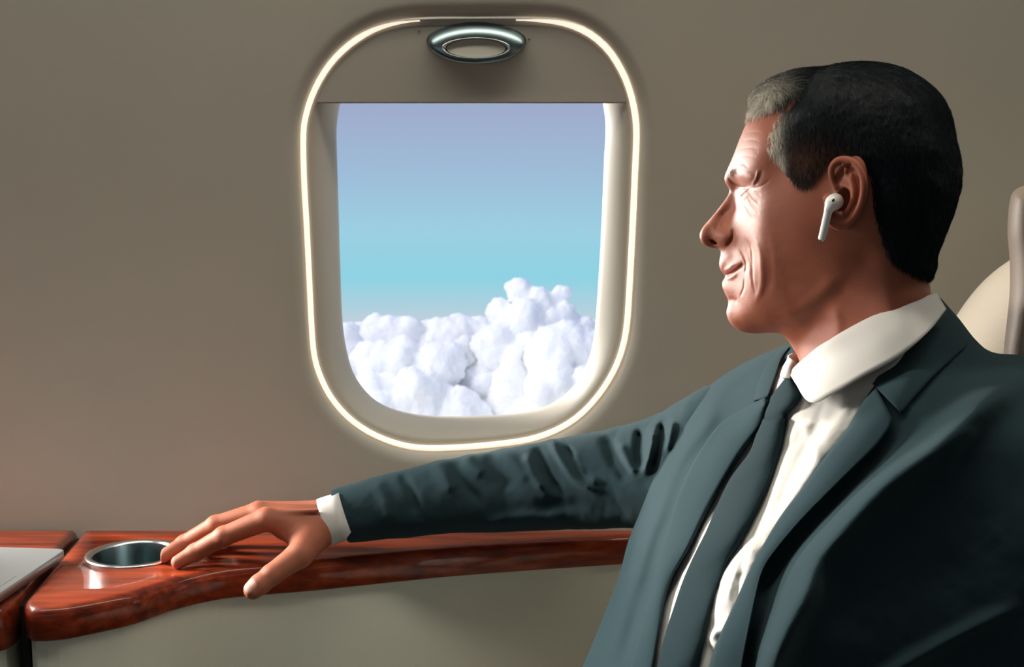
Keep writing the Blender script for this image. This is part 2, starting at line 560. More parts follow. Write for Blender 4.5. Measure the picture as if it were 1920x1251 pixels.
# ------------------------------------------------------------------ clouds outside, half a kilometre off
m = Mat('cloud_white'); m.set(Base_Color=(.96, .965, .97, 1), Roughness=1.0, Specular_IOR_Level=0.0, Subsurface_Weight=1.0, Subsurface_Scale=6.0, Subsurface_Radius=(1.0, 1.0, 1.0)); M_CLOUD = m.m
CY = 500.0; CS = CY / FPX
def cloud(label, mains, seed, step=2.0, kids=10, gk=7, KS=8.0):
    rs = np.random.default_rng(seed); S = [tuple(q) for q in mains]
    lvl = list(S)
    for frac, n in ((.46, kids), (.24, gk)):
        nxt = []
        for (x, y, z, r) in lvl:
            for _ in range(n):
                v = rs.normal(size=3); v[2] = -abs(v[2]) * .8; v[1] = v[1] * .9 - .25; v /= np.linalg.norm(v)
                rr = r * frac * rs.uniform(.55, 1.15)
                nxt.append((x + v[0] * r * .78, y + v[1] * r * .78, z + v[2] * r * .78, rr))
        S += nxt; lvl = nxt
    A = np.array(S); A = A[A[:, 3] > 2.4]
    lo = A[:, :3].min(0) - A[:, 3].max() * .35 - 9; hi = A[:, :3].max(0) + A[:, 3].max() * .35 + 6
    lo = np.maximum(lo, [100, 480, -260]); hi = np.minimum(hi, [1800, 880, 330])
    ax = [np.arange(lo[i], hi[i], step) for i in range(3)]
    F = np.full([len(a) for a in ax], 30.0, np.float32)
    for x, y, z, r in A:
        sl = []
        for i, c in enumerate((x, y, z)):
            a, b = np.searchsorted(ax[i], [c - r - 9, c + r + 9]); sl.append(slice(a, b))
        if any(s.start >= s.stop for s in sl): continue
        X, Y, Z = np.meshgrid(ax[0][sl[0]] - x, ax[1][sl[1]] - y, ax[2][sl[2]] - z, indexing='ij')
        d = np.sqrt(X * X + Y * Y + Z * Z) - r
        F[tuple(sl)] = smin(F[tuple(sl)], d.astype(np.float32), KS)
    n1 = fbm(ax[0][:, None] / 9 + 0 * ax[1][None], ax[1][None] / 9 + 0 * ax[0][:, None], seed, 4)
    n2 = fbm(ax[0][:, None] / 11 + 0 * ax[2][None], ax[2][None] / 9 + 0 * ax[0][:, None], seed + 5, 4)
    F += (n1[:, :, None] * 2.4 + n2[:, None, :] * 2.4).astype(np.float32)
    n3 = fbm(ax[0][:, None] / 4 + 0 * ax[1][None], ax[1][None] / 4 + 0 * ax[0][:, None], seed + 9, 2)
    F += (n3[:, :, None] * 1.5).astype(np.float32)
    F[0], F[-1], F[:, 0], F[:, -1], F[:, :, 0], F[:, :, -1] = 1, 1, 1, 1, 1, 1
    V, Q = surface_nets(F)
    V = P(ax[0][0] + V[:, 0] * step, ax[1][0] + V[:, 1] * step, CY + (ax[2][0] + V[:, 2] * step) * CS)
    me = mesh_np('cloud', V, orient(V, Q)); return tag(link('cloud', me, M_CLOUD), label, 'cloud', 'clouds outside the window')
def orient(V, Q):
    c = V.mean(0); t = V[Q[:, :3]] - c
    return Q if np.einsum('ij,ij->i', t[:, 0], np.cross(t[:, 1], t[:, 2])).sum() > 0 else Q[:, ::-1]
_rs = np.random.default_rng(5)
far = [(x, 640 + 6 * math.sin(x * .05) + _rs.uniform(-5, 8), 190 + _rs.uniform(-20, 20), 38 + _rs.uniform(-7, 9)) for x in range(330, 1560, 30)]
far += [(x, 700, 190, 60) for x in range(330, 1560, 55)] + [(x, 790, 160, 80) for x in range(330, 1560, 60)]
cloud('low distant band of small puffy clouds along the horizon, left in the window', far, 1, 3.0, 9, 6)
cloud('tallest white cumulus tower, rising right of centre in the window',
      [(975, 552, 60, 26), (1052, 552, 60, 17), (1015, 572, 50, 26), (935, 586, 50, 22), (980, 610, 40, 46), (1050, 606, 50, 38), (1095, 622, 60, 26), (930, 660, 20, 50), (985, 700, 0, 62), (900, 720, 10, 45), (960, 770, -10, 55)], 2, 2.0, 11, 8)
cloud('broad white cloud mass filling the lower left of the window',
      [(700, 690, 20, 50), (752, 680, -5, 48), (820, 690, -20, 50), (870, 670, 10, 32), (790, 750, -50, 60), (700, 770, -40, 60), (860, 780, -60, 50), (640, 640, 40, 34), (610, 720, 10, 60)], 3, 2.2, 11, 7)
cloud('rounded cloud in the lower right of the window, in front of the tower',
      [(1045, 660, -60, 52), (1095, 660, -50, 46), (1040, 730, -80, 58), (1110, 740, -80, 60), (1000, 790, -90, 50), (1170, 690, -60, 60)], 4, 2.2, 11, 7)

# ------------------------------------------------------------------ side ledge, panel, cup holder, laptop
def inset2(c, d):
    """move a closed outline (counter-clockwise) inwards by d"""
    a = c - np.roll(c, 1, 0); b = np.roll(c, -1, 0) - c
    a /= np.linalg.norm(a, axis=1)[:, None]; b /= np.linalg.norm(b, axis=1)[:, None]
    t = a + b; t /= np.linalg.norm(t, axis=1)[:, None]
    n = np.stack([-t[:, 1], t[:, 0]], 1)
    k = 1 / np.clip((a * t).sum(1), .6, 1)
    return c + n * d * k[:, None]

def ccw(c):
    x, y = c[:, 0], c[:, 1]
    return c if (x * np.roll(y, -1) - y * np.roll(x, -1)).sum() > 0 else c[::-1]

def round_corner(p, a, b, r, n=8):
    """arc points replacing corner p between directions to a and b"""
    p, a, b = map(lambda q: np.asarray(q, float), (p, a, b))
    u = (a - p) / np.linalg.norm(a - p); w = (b - p) / np.linalg.norm(b - p)
    s, e = p + u * r, p + w * r
    return [(1 - t) ** 2 * s + 2 * t * (1 - t) * p + t * t * e for t in np.linspace(0, 1, n)]

def slab(name, outl, ztop, r, height, mat, hole=None, rb=.002, parent=None):
    outl = ccw(np.asarray(outl))
    n = len(outl); rows = []
    for t in np.linspace(0, 1, 8):
        a = t * math.pi / 2
        c = inset2(outl, r * (1 - math.sin(a))); rows.append(np.column_stack([c, np.full(n, ztop - r * (1 - math.cos(a)))]))
    rows.append(np.column_stack([outl, np.full(n, ztop - height + rb)]))
    rows.append(np.column_stack([inset2(outl, rb), np.full(n, ztop - height)]))
    V, F = loft(np.array(rows), closed_v=True); V = [tuple(p) for p in V]
    for z, ring_i, flip in ((ztop, 0, False), (ztop - height, len(rows) - 1, True)):
        pts = [tuple(map(float, q[:2])) for q in rows[ring_i]]; ed = [(i, (i + 1) % n) for i in range(n)]
        hl = None
        if hole is not None:
            b = len(pts); hl = hole; pts += [tuple(map(float, q)) for q in hole]; ed += [(b + i, b + (i + 1) % len(hole)) for i in range(len(hole))]
        res = delaunay_2d_cdt([Vector(p) for p in pts], ed, [], 1, 1e-6)
        vv = [tuple(p) for p in res[0]]; b = len(V); V += [(p[0], p[1], z) for p in vv]
        for f in res[2]:
            c = np.mean([vv[i] for i in f], 0)
            if hl is not None and in_poly(np.array([c[0]]), np.array([c[1]]), hl)[0]: continue
            F.append(tuple(b + i for i in (f[::-1] if flip else f)))
    if hole is not None:
        h = len(hole); b = len(V)
        V += [(p[0], p[1], ztop) for p in hole] + [(p[0], p[1], ztop - height) for p in hole]
        F += [(b + i, b + (i + 1) % h, b + h + (i + 1) % h, b + h + i) for i in range(h)]
    me = pydata(name, V, F)
    bm = bmesh.new(); bm.from_mesh(me); bmesh.ops.remove_doubles(bm, verts=bm.verts, dist=2e-5); bmesh.ops.recalc_face_normals(bm, faces=bm.faces); bm.to_mesh(me); bm.free()
    o = link(name, me, mat, parent)
    return o

FRONT_PX = [(60,1143),(110,1140),(157,1132),(243,1114),(292,1098),(337,1084),(414,1068),(500,1060),(600,1052),(720,1040),(860,1027),(1050,1014),(1180,1006)]
fr = PZ(*np.array(FRONT_PX, float).T, LZ)[:, :2]
fr = spline(fr, 60)
g_back = PZ(158, 990, LZ)[:2]; g_front = PZ(36, 1133, LZ)[:2]
g_dir = (g_back - g_front) / np.linalg.norm(g_back - g_front)
backy = WALLY - .0008
g_back = g_front + g_dir * ((backy - g_front[1]) / g_dir[1])
corner = round_corner(g_front, g_back, fr[0], .022)
end = fr[-1]
main = [g_back] + corner + list(fr[1:]) + [np.array([end[0] + .25, end[1] + .012]), np.array([2.15, end[1] + .012]), np.array([2.15, backy])]
cup_c = .5 * (PZ(163, 1040, LZ) + PZ(340, 1040, LZ))[:2]; cup_c[1] = .5 * (PZ(250, 1013, LZ)[1] + PZ(250, 1067, LZ)[1])
CUPR = .5 * (PZ(340, 1040, LZ) - PZ(163, 1040, LZ))[0]
tc = np.linspace(0, 2 * math.pi, 64, endpoint=False)
circ = lambda r, c=cup_c: np.column_stack([c[0] + r * np.cos(tc), c[1] + r * np.sin(tc)])
ledge = slab('side_ledge', main, LZ, .010, .034, M_WOOD, hole=circ(CUPR - .004))
tag(ledge, 'glossy red-brown wood side ledge running under the window with a cup holder set in it', 'ledge')
# left unit beyond the dark joint
off = np.array([-g_dir[1], g_dir[0]]) * .0085
lf = g_front + off + g_dir * -.006
lb = lf + g_dir * ((backy - lf[1]) / g_dir[1])
fl = lf + np.array([-.25, -.10])
left = [lb] + round_corner(lf, lb, fl, .02) + [fl, fl + [-.9, -.02], np.array([-2.15, backy])]
lt = slab('side_table', left, LZ, .010, .046, M_WOOD)
tag(lt, 'glossy red-brown wood side table left of the dark joint, carrying the laptop', 'side table')
# cream side panels below
def panel(name, path, z1, label, cat):
    """upright cabinet front following the ledge's edge, 18 mm thick"""
    p = np.asarray(path, float); t = np.gradient(p, axis=0); t /= np.linalg.norm(t, axis=1)[:, None]
    nrm = np.stack([-t[:, 1], t[:, 0]], 1)
    if nrm[len(p) // 2, 1] < 0: nrm = -nrm
    o = ccw(np.vstack([p + nrm * .006, (p + nrm * .024)[::-1]])); n = len(o)
    rows = [np.column_stack([o, np.full(n, z)]) for z in (z1, z1 - .003, .35, .01)]
    V, F = loft(np.array(rows), closed_v=True); F.append(tuple(range(n))[::-1]); F.append(tuple(range(3 * n, 4 * n)))
    me = pydata(name, V, F); bm = bmesh.new(); bm.from_mesh(me); bmesh.ops.recalc_face_normals(bm, faces=bm.faces); bm.to_mesh(me); bm.free()
    return tag(link(name, me, M_LOWER, smooth=False), label, cat)
panel('ledge_cabinet', [g_front + g_dir * .25, g_front + g_dir * .12] + corner[2:] + list(fr[1:]) + [np.array([end[0] + .25, end[1] + .012]), np.array([2.15, end[1] + .012])], LZ - .034, 'smooth cream cabinet front below the long wood ledge', 'cabinet')
panel('table_cabinet', [lf + g_dir * .25, lf + g_dir * .12] + round_corner(lf, lb, fl, .02)[2:] + [fl, fl + [-.9, -.02]], LZ - .046, 'cream cabinet front below the wood side table at the left edge', 'cabinet')
# near-black strip filling the joint
a, b = g_front + off * .5 + g_dir * .03, g_back + off * .5
w = off * .42
V = []
for z in (LZ - .012, .01):
    V += [(*(a - w), z), (*(a + w), z), (*(b + w), z), (*(b - w), z)]
F = [(0, 1, 2, 3), (7, 6, 5, 4)] + [(i, (i + 1) % 4, 4 + (i + 1) % 4, 4 + i) for i in range(4)]
tag(link('joint_strip', pydata('joint_strip', V, F), M_GAP, smooth=False), 'dark strip filling the joint between wood ledge and side table', 'seal')

# cup holder
cu = empty('cup_holder', (*cup_c, LZ)); tag(cu, 'round polished steel cup holder sunk in the wood ledge by the fingertips', 'cup holder')
prof = [(CUPR + .0005, .0002), (CUPR, .0018), (CUPR - .003, .0026), (CUPR - .006, .0018), (CUPR - .0075, -.001)]
rows = [np.column_stack([circ(r), np.full(64, LZ + z)]) for r, z in prof]
V, F = loft(np.array(rows), closed_v=True); link('rim', pydata('rim', V, F), M_STEEL, cu)
prof = [(CUPR - .0075, -.001), (CUPR - .0085, -.008), (CUPR - .009, -.05), (CUPR - .011, -.058), (CUPR - .016, -.06), (.001, -.06)]
rows = [np.column_stack([circ(r), np.full(64, LZ + z)]) for r, z in prof]
V, F = loft(np.array(rows), closed_v=True); link('cup_well', pydata('cup_well', V, F), M_DSTEEL, cu)

# laptop, open, its screen out of the picture on the left
zt = LZ + .0135
A = PZ(126, 1029, zt)[:2]; B = PZ(0, 1113, zt)[:2]
e1 = (B - A) / np.linalg.norm(B - A)                 # along the front edge, towards the camera
e2 = np.array([e1[1], -e1[0]]);  e2 = e2 if e2[0] < 0 else -e2
lap = empty('laptop', (*(A + e1 * .15 + e2 * .1), LZ)); tag(lap, 'silver laptop lying open on the wood side table at the left edge', 'laptop')
def lrect(s0, s1, t0, t1, r):
    c = [A + e1 * s + e2 * t for s, t in ((s0, t0), (s1, t0), (s1, t1), (s0, t1))]; out = []
    for i in range(4): out += round_corner(c[i], c[i - 1], c[(i + 1) % 4], r, 6)
    return out
slab('laptop_base', lrect(0, .30, 0, .21, .012), zt, .0018, .0105, M_ALU, parent=lap)
slab('trackpad', lrect(.095, .205, .010, .075, .004), zt + .0003, .0002, .0008, M_ALU, rb=.0002, parent=lap)
slab('keyboard', lrect(.02, .28, .09, .19, .004), zt + .0006, .0002, .0014, M_GAP, rb=.0002, parent=lap)
hz = [A + e1 * s + e2 * .208 for s in (0.004, .296)]
q = np.array([[*hz[0], zt], [*hz[1], zt]]); upv = np.array([*(e2 * .07), .20])
V = [q[0], q[1], q[1] + upv, q[0] + upv]; th = np.array([*(e2 * .005), -.001]); V += [v + th for v in V]
F = [(0, 1, 2, 3), (7, 6, 5, 4)] + [(i, (i + 1) % 4, 4 + (i + 1) % 4, 4 + i) for i in range(4)]
link('screen', pydata('screen', V, F), M_ALU, lap, smooth=False)
for t in (.02, .19):
    for s in (.02, .28):
        c = A + e1 * s + e2 * t
        V, F = tube([(*c, LZ), (*c, zt - .0100)], .005, 12); link('foot', pydata('foot', V, F), M_GAP, lap)

# ------------------------------------------------------------------ the man: head and neck
DH = 1.09
HO = P(1570, 380, DH)
_r = (HO - CAM) / np.linalg.norm(HO - CAM)
_rt = np.cross(_r, [0, 0, 1.0]); _rt /= np.linalg.norm(_rt); _up = np.cross(_rt, _r)
ALPHA = math.radians(11)
HF = math.cos(ALPHA) * -_rt + math.sin(ALPHA) * _r      # forward
HL = math.cos(ALPHA) * -_r + math.sin(ALPHA) * -_rt     # lateral, towards the camera
HV = _up

def loc(px, py, l):
    """photo pixel + half-width (cm) -> head coordinates f, v in cm"""
    l = np.asarray(l, float) * .01
    r = ray(px, py)
    s = (l - (CAM - HO) @ HL) / (r @ HL)
    X = CAM + r * s[..., None] - HO
    return np.stack([X @ HF, X @ HV], -1) * 100

def toworld(f, l, v):
    return HO + (f * .01)[..., None] * HF + (l * .01)[..., None] * HL + (v * .01)[..., None] * HV

SIL = [(1415,213),(1403,232),(1390,262),(1379,290),(1369,312),(1362,328),(1361,338),(1364,347),(1368,354),(1368,361),(1362,373),(1353,385),(1343,398),(1331,412),(1320,425),(1314.5,437),(1315,449),(1321,459),(1332,464),(1343,466),(1351,469),(1352.5,476),(1350.5,486),(1350,495),(1352,505),(1357,513),(1362,517.5),(1359,521),(1356,528),(1357,539),(1362,551),(1367,562),(1367,571),(1364.5,582),(1366,594),(1372,606),(1383,616),(1398,623),(1420,625),(1445,623.5),(1463,625),(1475,632),(1484,644),(1491,656),(1498,668),(1503,690),(1507,730),(1512,780)]
SILB = [(1420,193),(1448,166),(1495,149),(1550,139),(1610,133),(1675,140),(1722,165),(1754,198),(1772,240),(1785,295),(1787,340),(1779,382),(1766,422),(1752,462),(1744,500),(1741,540),(1741,580),(1745,620),(1752,670),(1765,730),(1780,780)]
INT = [(1440,222,4.3),(1425,245,4.6),(1410,275,4.6),(1480,186,4.3),(1560,170,4.7),(1640,172,4.9),(1706,205,4.6),(1748,280,4.4),(1762,350,3.9),(1745,410,3.9),
 (1480,255,6.1),(1540,225,6.5),(1620,225,6.9),(1690,260,6.3),(1620,300,7.5),(1700,335,6.4),(1560,300,7.2),(1500,315,6.75),(1700,400,6.1),(1650,380,7.2),(1662,450,6.3),(1702,470,5.1),
 (1440,275,5.75),(1450,305,6.0),(1425,300,5.6),(1400,290,4.3),(1388,312,3.6),(1376,330,2.3),(1400,322,4.7),(1415,330,5.3),(1430,335,5.7),
 (1385,350,1.9),(1378,356,1.0),(1397,350,3.3),(1408,352,4.4),(1420,355,5.2),(1440,350,5.9),(1480,355,6.6),
 (1374,372,1.0),(1383,372,1.6),(1392,367,2.9),(1402,370,4.1),(1390,384,2.7),(1366,388,.95),(1378,395,1.45),(1355,402,.75),(1345,420,1.15),(1330,432,1.0),(1326,445,1.05),
 (1350,438,1.55),(1361,444,1.8),(1365,430,1.75),(1371,416,1.7),(1334,456,.8),(1350,462,1.2),(1361,460,1.55),
 (1384,405,2.5),(1398,400,3.6),(1415,395,4.9),(1435,385,5.9),(1465,390,6.5),(1383,430,2.6),(1400,425,3.8),(1425,425,5.5),(1455,425,6.15),(1500,410,6.85),(1540,400,7.1),
 (1374,455,1.9),(1385,460,2.7),(1405,460,3.9),(1430,460,5.45),(1460,460,5.85),(1500,455,6.4),(1545,455,6.6),
 (1364,482,1.7),(1375,482,2.1),(1385,490,2.7),(1361,497,1.45),(1372,500,2.1),(1390,503,2.95),(1405,495,3.8),(1425,495,5.1),(1465,500,5.5),(1510,500,5.8),(1560,490,6.2),
 (1366,527,1.5),(1380,525,2.3),(1372,545,2.0),(1390,540,3.0),(1410,530,4.25),(1440,535,4.95),(1480,540,5.1),(1530,530,5.5),
 (1378,568,2.0),(1376,590,1.8),(1390,580,2.7),(1388,606,1.9),(1412,570,3.95),(1410,600,3.0),(1440,575,4.4),(1440,603,3.5),(1475,585,4.5),(1420,617,1.9),(1465,613,3.0),
 (1510,575,4.8),(1540,550,5.3),(1580,520,5.8),(1620,490,6.0),
 (1500,640,2.5),(1525,615,3.7),(1520,660,3.6),(1555,600,4.7),(1570,570,5.2),(1600,560,5.4),(1650,540,5.7),(1700,530,4.6),(1725,500,3.6),(1722,560,3.5),
 (1550,660,4.9),(1600,640,5.4),(1660,620,5.6),(1715,610,5.0),(1530,730,4.0),(1570,740,4.8),(1640,720,5.3),(1705,700,4.9),(1740,720,4.2)]
_pt = []; _pv = []
sil = spline(np.array(SIL, float), 110); silb = spline(np.array(SILB, float), 40)
for p in list(sil) + list(silb):
    _pt.append(loc(p[0], p[1], 0)); _pv.append(0.0)
# just outside the outline the field is negative
allsil = np.array([loc(p[0], p[1], 0) for p in np.vstack([sil[::-1], silb])])
tn = np.gradient(allsil, axis=0); tn = np.stack([-tn[:, 1], tn[:, 0]], 1); tn /= np.linalg.norm(tn, axis=1)[:, None]
cen = allsil.mean(0)
for i in range(2, len(allsil) - 2, 5):
    q = allsil[i] + tn[i] * 1.6
    if ((allsil - q) ** 2).sum(1).min() < 1.2 ** 2 or in_poly(q[:1], q[1:], allsil)[0]: q = allsil[i] - tn[i] * 1.6
    if ((allsil - q) ** 2).sum(1).min() < 1.2 ** 2 or in_poly(q[:1], q[1:], allsil)[0]: continue
    _pt.append(q); _pv.append(-14.0)
for (x, y, l) in INT:
    _pt.append(loc(x, y, l)); _pv.append(l * l)
Hfun = tps(_pt, _pv, .02)
VX = 0.09
fa = np.arange(-11.8, 13.2, VX); va = np.arange(-17.0, 12.6, VX); la = np.arange(0, 9.6, VX)
FF, VV = np.meshgrid(fa, va, indexing='ij')
H0 = Hfun(FF, VV)
h0 = np.sqrt(np.maximum(H0, 0))

def hat(px, py):
    """iterate the surface half-width seen at photo pixels"""
    l = np.full(np.shape(px), 4.0)
    for _ in range(8):
        q = loc(px, py, l)
        i = np.clip(((q[..., 0] - fa[0]) / VX).astype(int), 0, len(fa) - 1); j = np.clip(((q[..., 1] - va[0]) / VX).astype(int), 0, len(va) - 1)
        l = .5 * l + .5 * h0[i, j]
    return l
def feat(pts):
    pts = np.array(pts, float); l = hat(pts[:, 0], pts[:, 1]); return loc(pts[:, 0], pts[:, 1], l)

D = np.zeros_like(H0)
def crease(pts, depth, w, taper=True):
    """depth in cm (negative = groove), half-width w in cm"""
    global D
    d, t = seg_dist(FF, VV, spline(feat(pts), 24))
    k = np.exp(-(d / w) ** 2)
    if taper: k = k * np.clip(np.minimum(t, 1 - t) * 5 + .25, 0, 1)
    D = D + depth * k
def bulge(px, py, rx, ry, h, rot=0):
    global D
    q = feat([(px, py)])[0]; a = math.radians(rot)
    x = (FF - q[0]); y = (VV - q[1]); u = x * math.cos(a) + y * math.sin(a); w_ = -x * math.sin(a) + y * math.cos(a)
    D = D + h * np.exp(-(u / rx) ** 2 - (w_ / ry) ** 2)
# brow, eye and the skin folds round it
bulge(1391, 329, .80, .62, .34, 20)
bulge(1406, 335, .6, .45, .20)
crease([(1370,313),(1381,307),(1393,307),(1402,314)], -.07, .10)
crease([(1366,334),(1376,345),(1388,351),(1402,352)], -.16, .11)
bulge(1396, 363, .42, .36, .18)
bulge(1386, 354, .35, .30, -.16)
bulge(1404, 348, .5, .25, -.10)
crease([(1387,371),(1393,365),(1399,360),(1405,355)], -.26, .08)
crease([(1388,377),(1396,371),(1403,364)], .05, .10)
crease([(1421,320),(1418,335),(1410,348)], .12, .10)
crease([(1429,318),(1425,334),(1416,346)], -.06, .14)
crease([(1404,355),(1418,352),(1432,346),(1444,336)], -.07, .08)
crease([(1405,358),(1414,360),(1426,366)], -.09, .07)
crease([(1404,362),(1412,372),(1424,381)], -.11, .07)
crease([(1402,368),(1409,383),(1424,402)], -.10, .07)
crease([(1391,384),(1400,398),(1413,413)], -.10, .07)
crease([(1392,378),(1404,392),(1418,405)], .04, .10)
# nose wing and bridge hollow
crease([(1372,428),(1374,441),(1370,453),(1361,463)], -.22, .17)
bulge(1357, 445, .55, .55, .10)
crease([(1340,424),(1350,428),(1358,420)], -.08, .25)
bulge(1327, 440, .5, .6, .08)
crease([(1382,366),(1387,380),(1385,396)], -.12, .18)
# mouth, lips and smile folds
crease([(1359,516.5),(1368,514),(1378,508),(1387,501),(1391,497)], -.30, .11)
crease([(1357,509),(1366,503),(1377,495),(1387,493)], .10, .16)
crease([(1360,523),(1370,521),(1381,514)], .12, .17)
bulge(1391, 498, .22, .22, -.16)
crease([(1386,470),(1393,480),(1397,493),(1397,512)], -.13, .085)
crease([(1398,450),(1407,463),(1410,482),(1410,505),(1411,528),(1416,548)], -.11, .13)
crease([(1392,462),(1400,478),(1404,500),(1404,520)], .07, .16)
crease([(1412,440),(1424,470),(1428,505),(1427,540),(1418,565)], .12, .28)
crease([(1436,440),(1442,480),(1444,520),(1438,550)], -.05, .35)
crease([(1395,524),(1394,540),(1388,556)], -.10, .11)
crease([(1366,563),(1374,562),(1382,566)], -.12, .25)
bulge(1386, 594, .9, .9, .14)
bulge(1425, 395, .9, .7, .10)
# forehead lines, temple
for k in range(4):
    y = 250 + k * 15
    crease([(1398 - k * 6, y), (1412 - k * 4, y - 3), (1428 - k * 3, y + 1)], -.025, .07)
bulge(1460, 320, 1.3, 1.6, -.22)
# neck cords, jaw edge
crease([(1560,575),(1572,610),(1560,650),(1540,690)], .13, .5)
crease([(1540,590),(1540,630),(1525,660)], -.08, .6)
crease([(1575,515),(1530,560),(1470,605)], .10, .6)
crease([(1590,530),(1545,580),(1500,612)], -.12, .8)
# fine skin relief
D = D + .010 * fbm(FF * 5, VV * 5, 3, 3) * (FF > 2)
hh = h0 + D * np.clip(h0 / .8, 0, 1)
Hn = np.where(H0 > 0, hh * hh * np.sign(hh), H0)
F3 = (la[None, None, :] ** 2 - Hn[:, :, None]).astype(np.float32)
g = np.gradient(Hn, VX)
gn = np.sqrt((g[0] ** 2 + g[1] ** 2)[:, :, None] + (2 * la[None, None, :]) ** 2 + .3)
F3 = (F3 / gn).astype(np.float32)       # near-distance in cm
del gn
# ------------------------------------------------------------------ ear (in a sub-box, head centimetres)
i0, i1 = np.searchsorted(fa, [-4.6, 3.2]); j0, j1 = np.searchsorted(va, [-4.6, 6.0]); k0 = np.searchsorted(la, 4.5)
X = np.stack(np.meshgrid(fa[i0:i1], va[j0:j1], la[k0:], indexing='ij'), -1).astype(np.float32)
E = lambda px, py, l: np.array([*loc(px, py, l), l])
S = F3[i0:i1, j0:j1, k0:].copy()
skull = S.copy()
# plate
c = E(1588, 362, 7.55)
ax1 = E(1600, 300, 8.2) - E(1560, 430, 7.6); ax1 /= np.linalg.norm(ax1)
ax2 = E(1622, 350, 8.4) - E(1555, 350, 7.15); ax2 -= ax1 * (ax1 @ ax2); ax2 /= np.linalg.norm(ax2); ax3 = np.cross(ax1, ax2)
q = X - c
q1, q2, q3 = q @ ax1, q @ ax2, q @ ax3
k_ = np.sqrt((q1 / 3.0) ** 2 + (q2 / 1.62) ** 2 + (q3 / .36) ** 2)
plate = (k_ - 1) * .36
S = smin(S, plate, .15)
def tub(pts, rads, k=.12):
    global S
    pts = np.array([E(*p) for p in pts]); r = np.asarray(rads, float)
    n = max(12, len(pts) * 4); t = np.linspace(0, 1, len(r))
    sp_ = spline(pts, n); rr = np.interp(np.linspace(0, 1, n), t, r); d = None
    for i in range(n - 1):
        dd = cone(X, sp_[i], sp_[i + 1], rr[i], rr[i + 1]); d = dd if d is None else np.minimum(d, dd)
    S = smin(S, d.astype(np.float32), k)
tub([(1567,352,7.6),(1560,335,7.6),(1559,316,7.75),(1568,303,7.95),(1582,299,8.1),(1598,303,8.3),(1611,316,8.5),(1619,337,8.65),(1619,362,8.6),(1613,385,8.35),(1602,405,8.0),(1588,421,7.75)], [.20,.24,.27,.29,.30,.30,.30,.30,.29,.28,.26,.24])
tub([(1586,318,7.95),(1598,340,8.15),(1602,362,8.2),(1597,384,8.0),(1586,401,7.75)], [.22,.26,.27,.26,.22], .15)
tub([(1576,344,7.7),(1590,350,7.95),(1600,356,8.1)], [.12,.18,.2], .15)
tub([(1556,404,7.35),(1566,415,7.5),(1576,418,7.6)], [.45,.52,.5], .3)
tub([(1552,372,7.35),(1556,388,7.4)], [.26,.28], .25)
def carve(px, py, l, r1, r2, r3, k=.12):
    global S
    q = X - E(px, py, l); kk = np.sqrt((q @ ax1 / r1) ** 2 + (q @ ax2 / r2) ** 2 + (q @ ax3 / r3) ** 2)
    S = smax(S, -((kk - 1) * min(r1, r2, r3)).astype(np.float32), k)
carve(1580, 374, 7.75, .95, .62, 1.0)
carve(1572, 328, 8.0, .85, .35, .42)
carve(1590, 322, 8.35, .7, .28, .3)
F3[i0:i1, j0:j1, k0:] = np.where(np.isfinite(S), S, skull)
# nostril
q = loc(1340, 452, .75); Xi = slice(*np.searchsorted(fa, [q[0] - 2, q[0] + 2])); Xj = slice(*np.searchsorted(va, [q[1] - 2, q[1] + 2]))
X = np.stack(np.meshgrid(fa[Xi], va[Xj], la[:26], indexing='ij'), -1)
a = math.radians(-18)
x = X[..., 0] - q[0]; y = X[..., 1] - q[1] + .05; z = X[..., 2] - .72
u = x * math.cos(a) - y * math.sin(a); w_ = x * math.sin(a) + y * math.cos(a)
d = (np.sqrt((u / .52) ** 2 + (w_ / .21) ** 2 + (z / .38) ** 2) - 1) * .21
F3[Xi, Xj, :26] = smax(F3[Xi, Xj, :26], -d, .06)
# mirror and extract
full = np.concatenate([F3[:, :, :0:-1], F3], 2)
lfull = np.concatenate([-la[:0:-1], la])
full[0], full[-1], full[:, -1] = 1, 1, 1
full[:, 0] = 1
hv, hq = surface_nets(full)
hf, hvv, hl = fa[0] + hv[:, 0] * VX, va[0] + hv[:, 1] * VX, lfull[0] + hv[:, 2] * VX
head_V = toworld(hf, hl, hvv)
head_Q = hq
# outward winding check
tri = head_V[head_Q[:, :3]]; vol = np.einsum('ij,ij->i', tri[:, 0] - HO, np.cross(tri[:, 1] - HO, tri[:, 2] - HO)).sum()
if vol < 0: head_Q = head_Q[:, ::-1]
# pigment: lips, cheek flush, shaved beard
def mask(poly, soft):
    pp = feat(poly); ins = in_poly(hf, hvv, pp); d, _ = seg_dist(hf, hvv, pp, True)
    return np.clip(.5 + np.where(ins, d, -d) / soft, 0, 1)
base = np.array([.285, .085, .045])
colr = np.tile(base, (len(hf), 1))
lip = mask([(1350,513),(1357,509),(1366,503),(1377,496),(1388,495),(1391,499),(1380,508),(1370,514.5),(1361,518),(1355,517)], .08)
colr = colr * (1 - lip[:, None] * .85) + np.array([.30, .075, .055]) * lip[:, None] * .85
n_ = fbm(hf * 1.2, hvv * 1.2 + hl * .3, 9, 4)
colr *= (1 + .08 * n_)[:, None]
ear = np.clip((np.abs(hl) - 7.6) / .5, 0, 1) * (np.abs(hf + .7) < 3.2)
colr = colr * (1 - ear[:, None] * .5) + np.array([.33, .080, .038]) * ear[:, None] * .5
head_C = colr

person = empty('person', (float(HO[0]), float(HO[1]), 0.46))
tag(person, 'seated man in dark suit, white shirt and dark tie gazing out of the window', 'person')

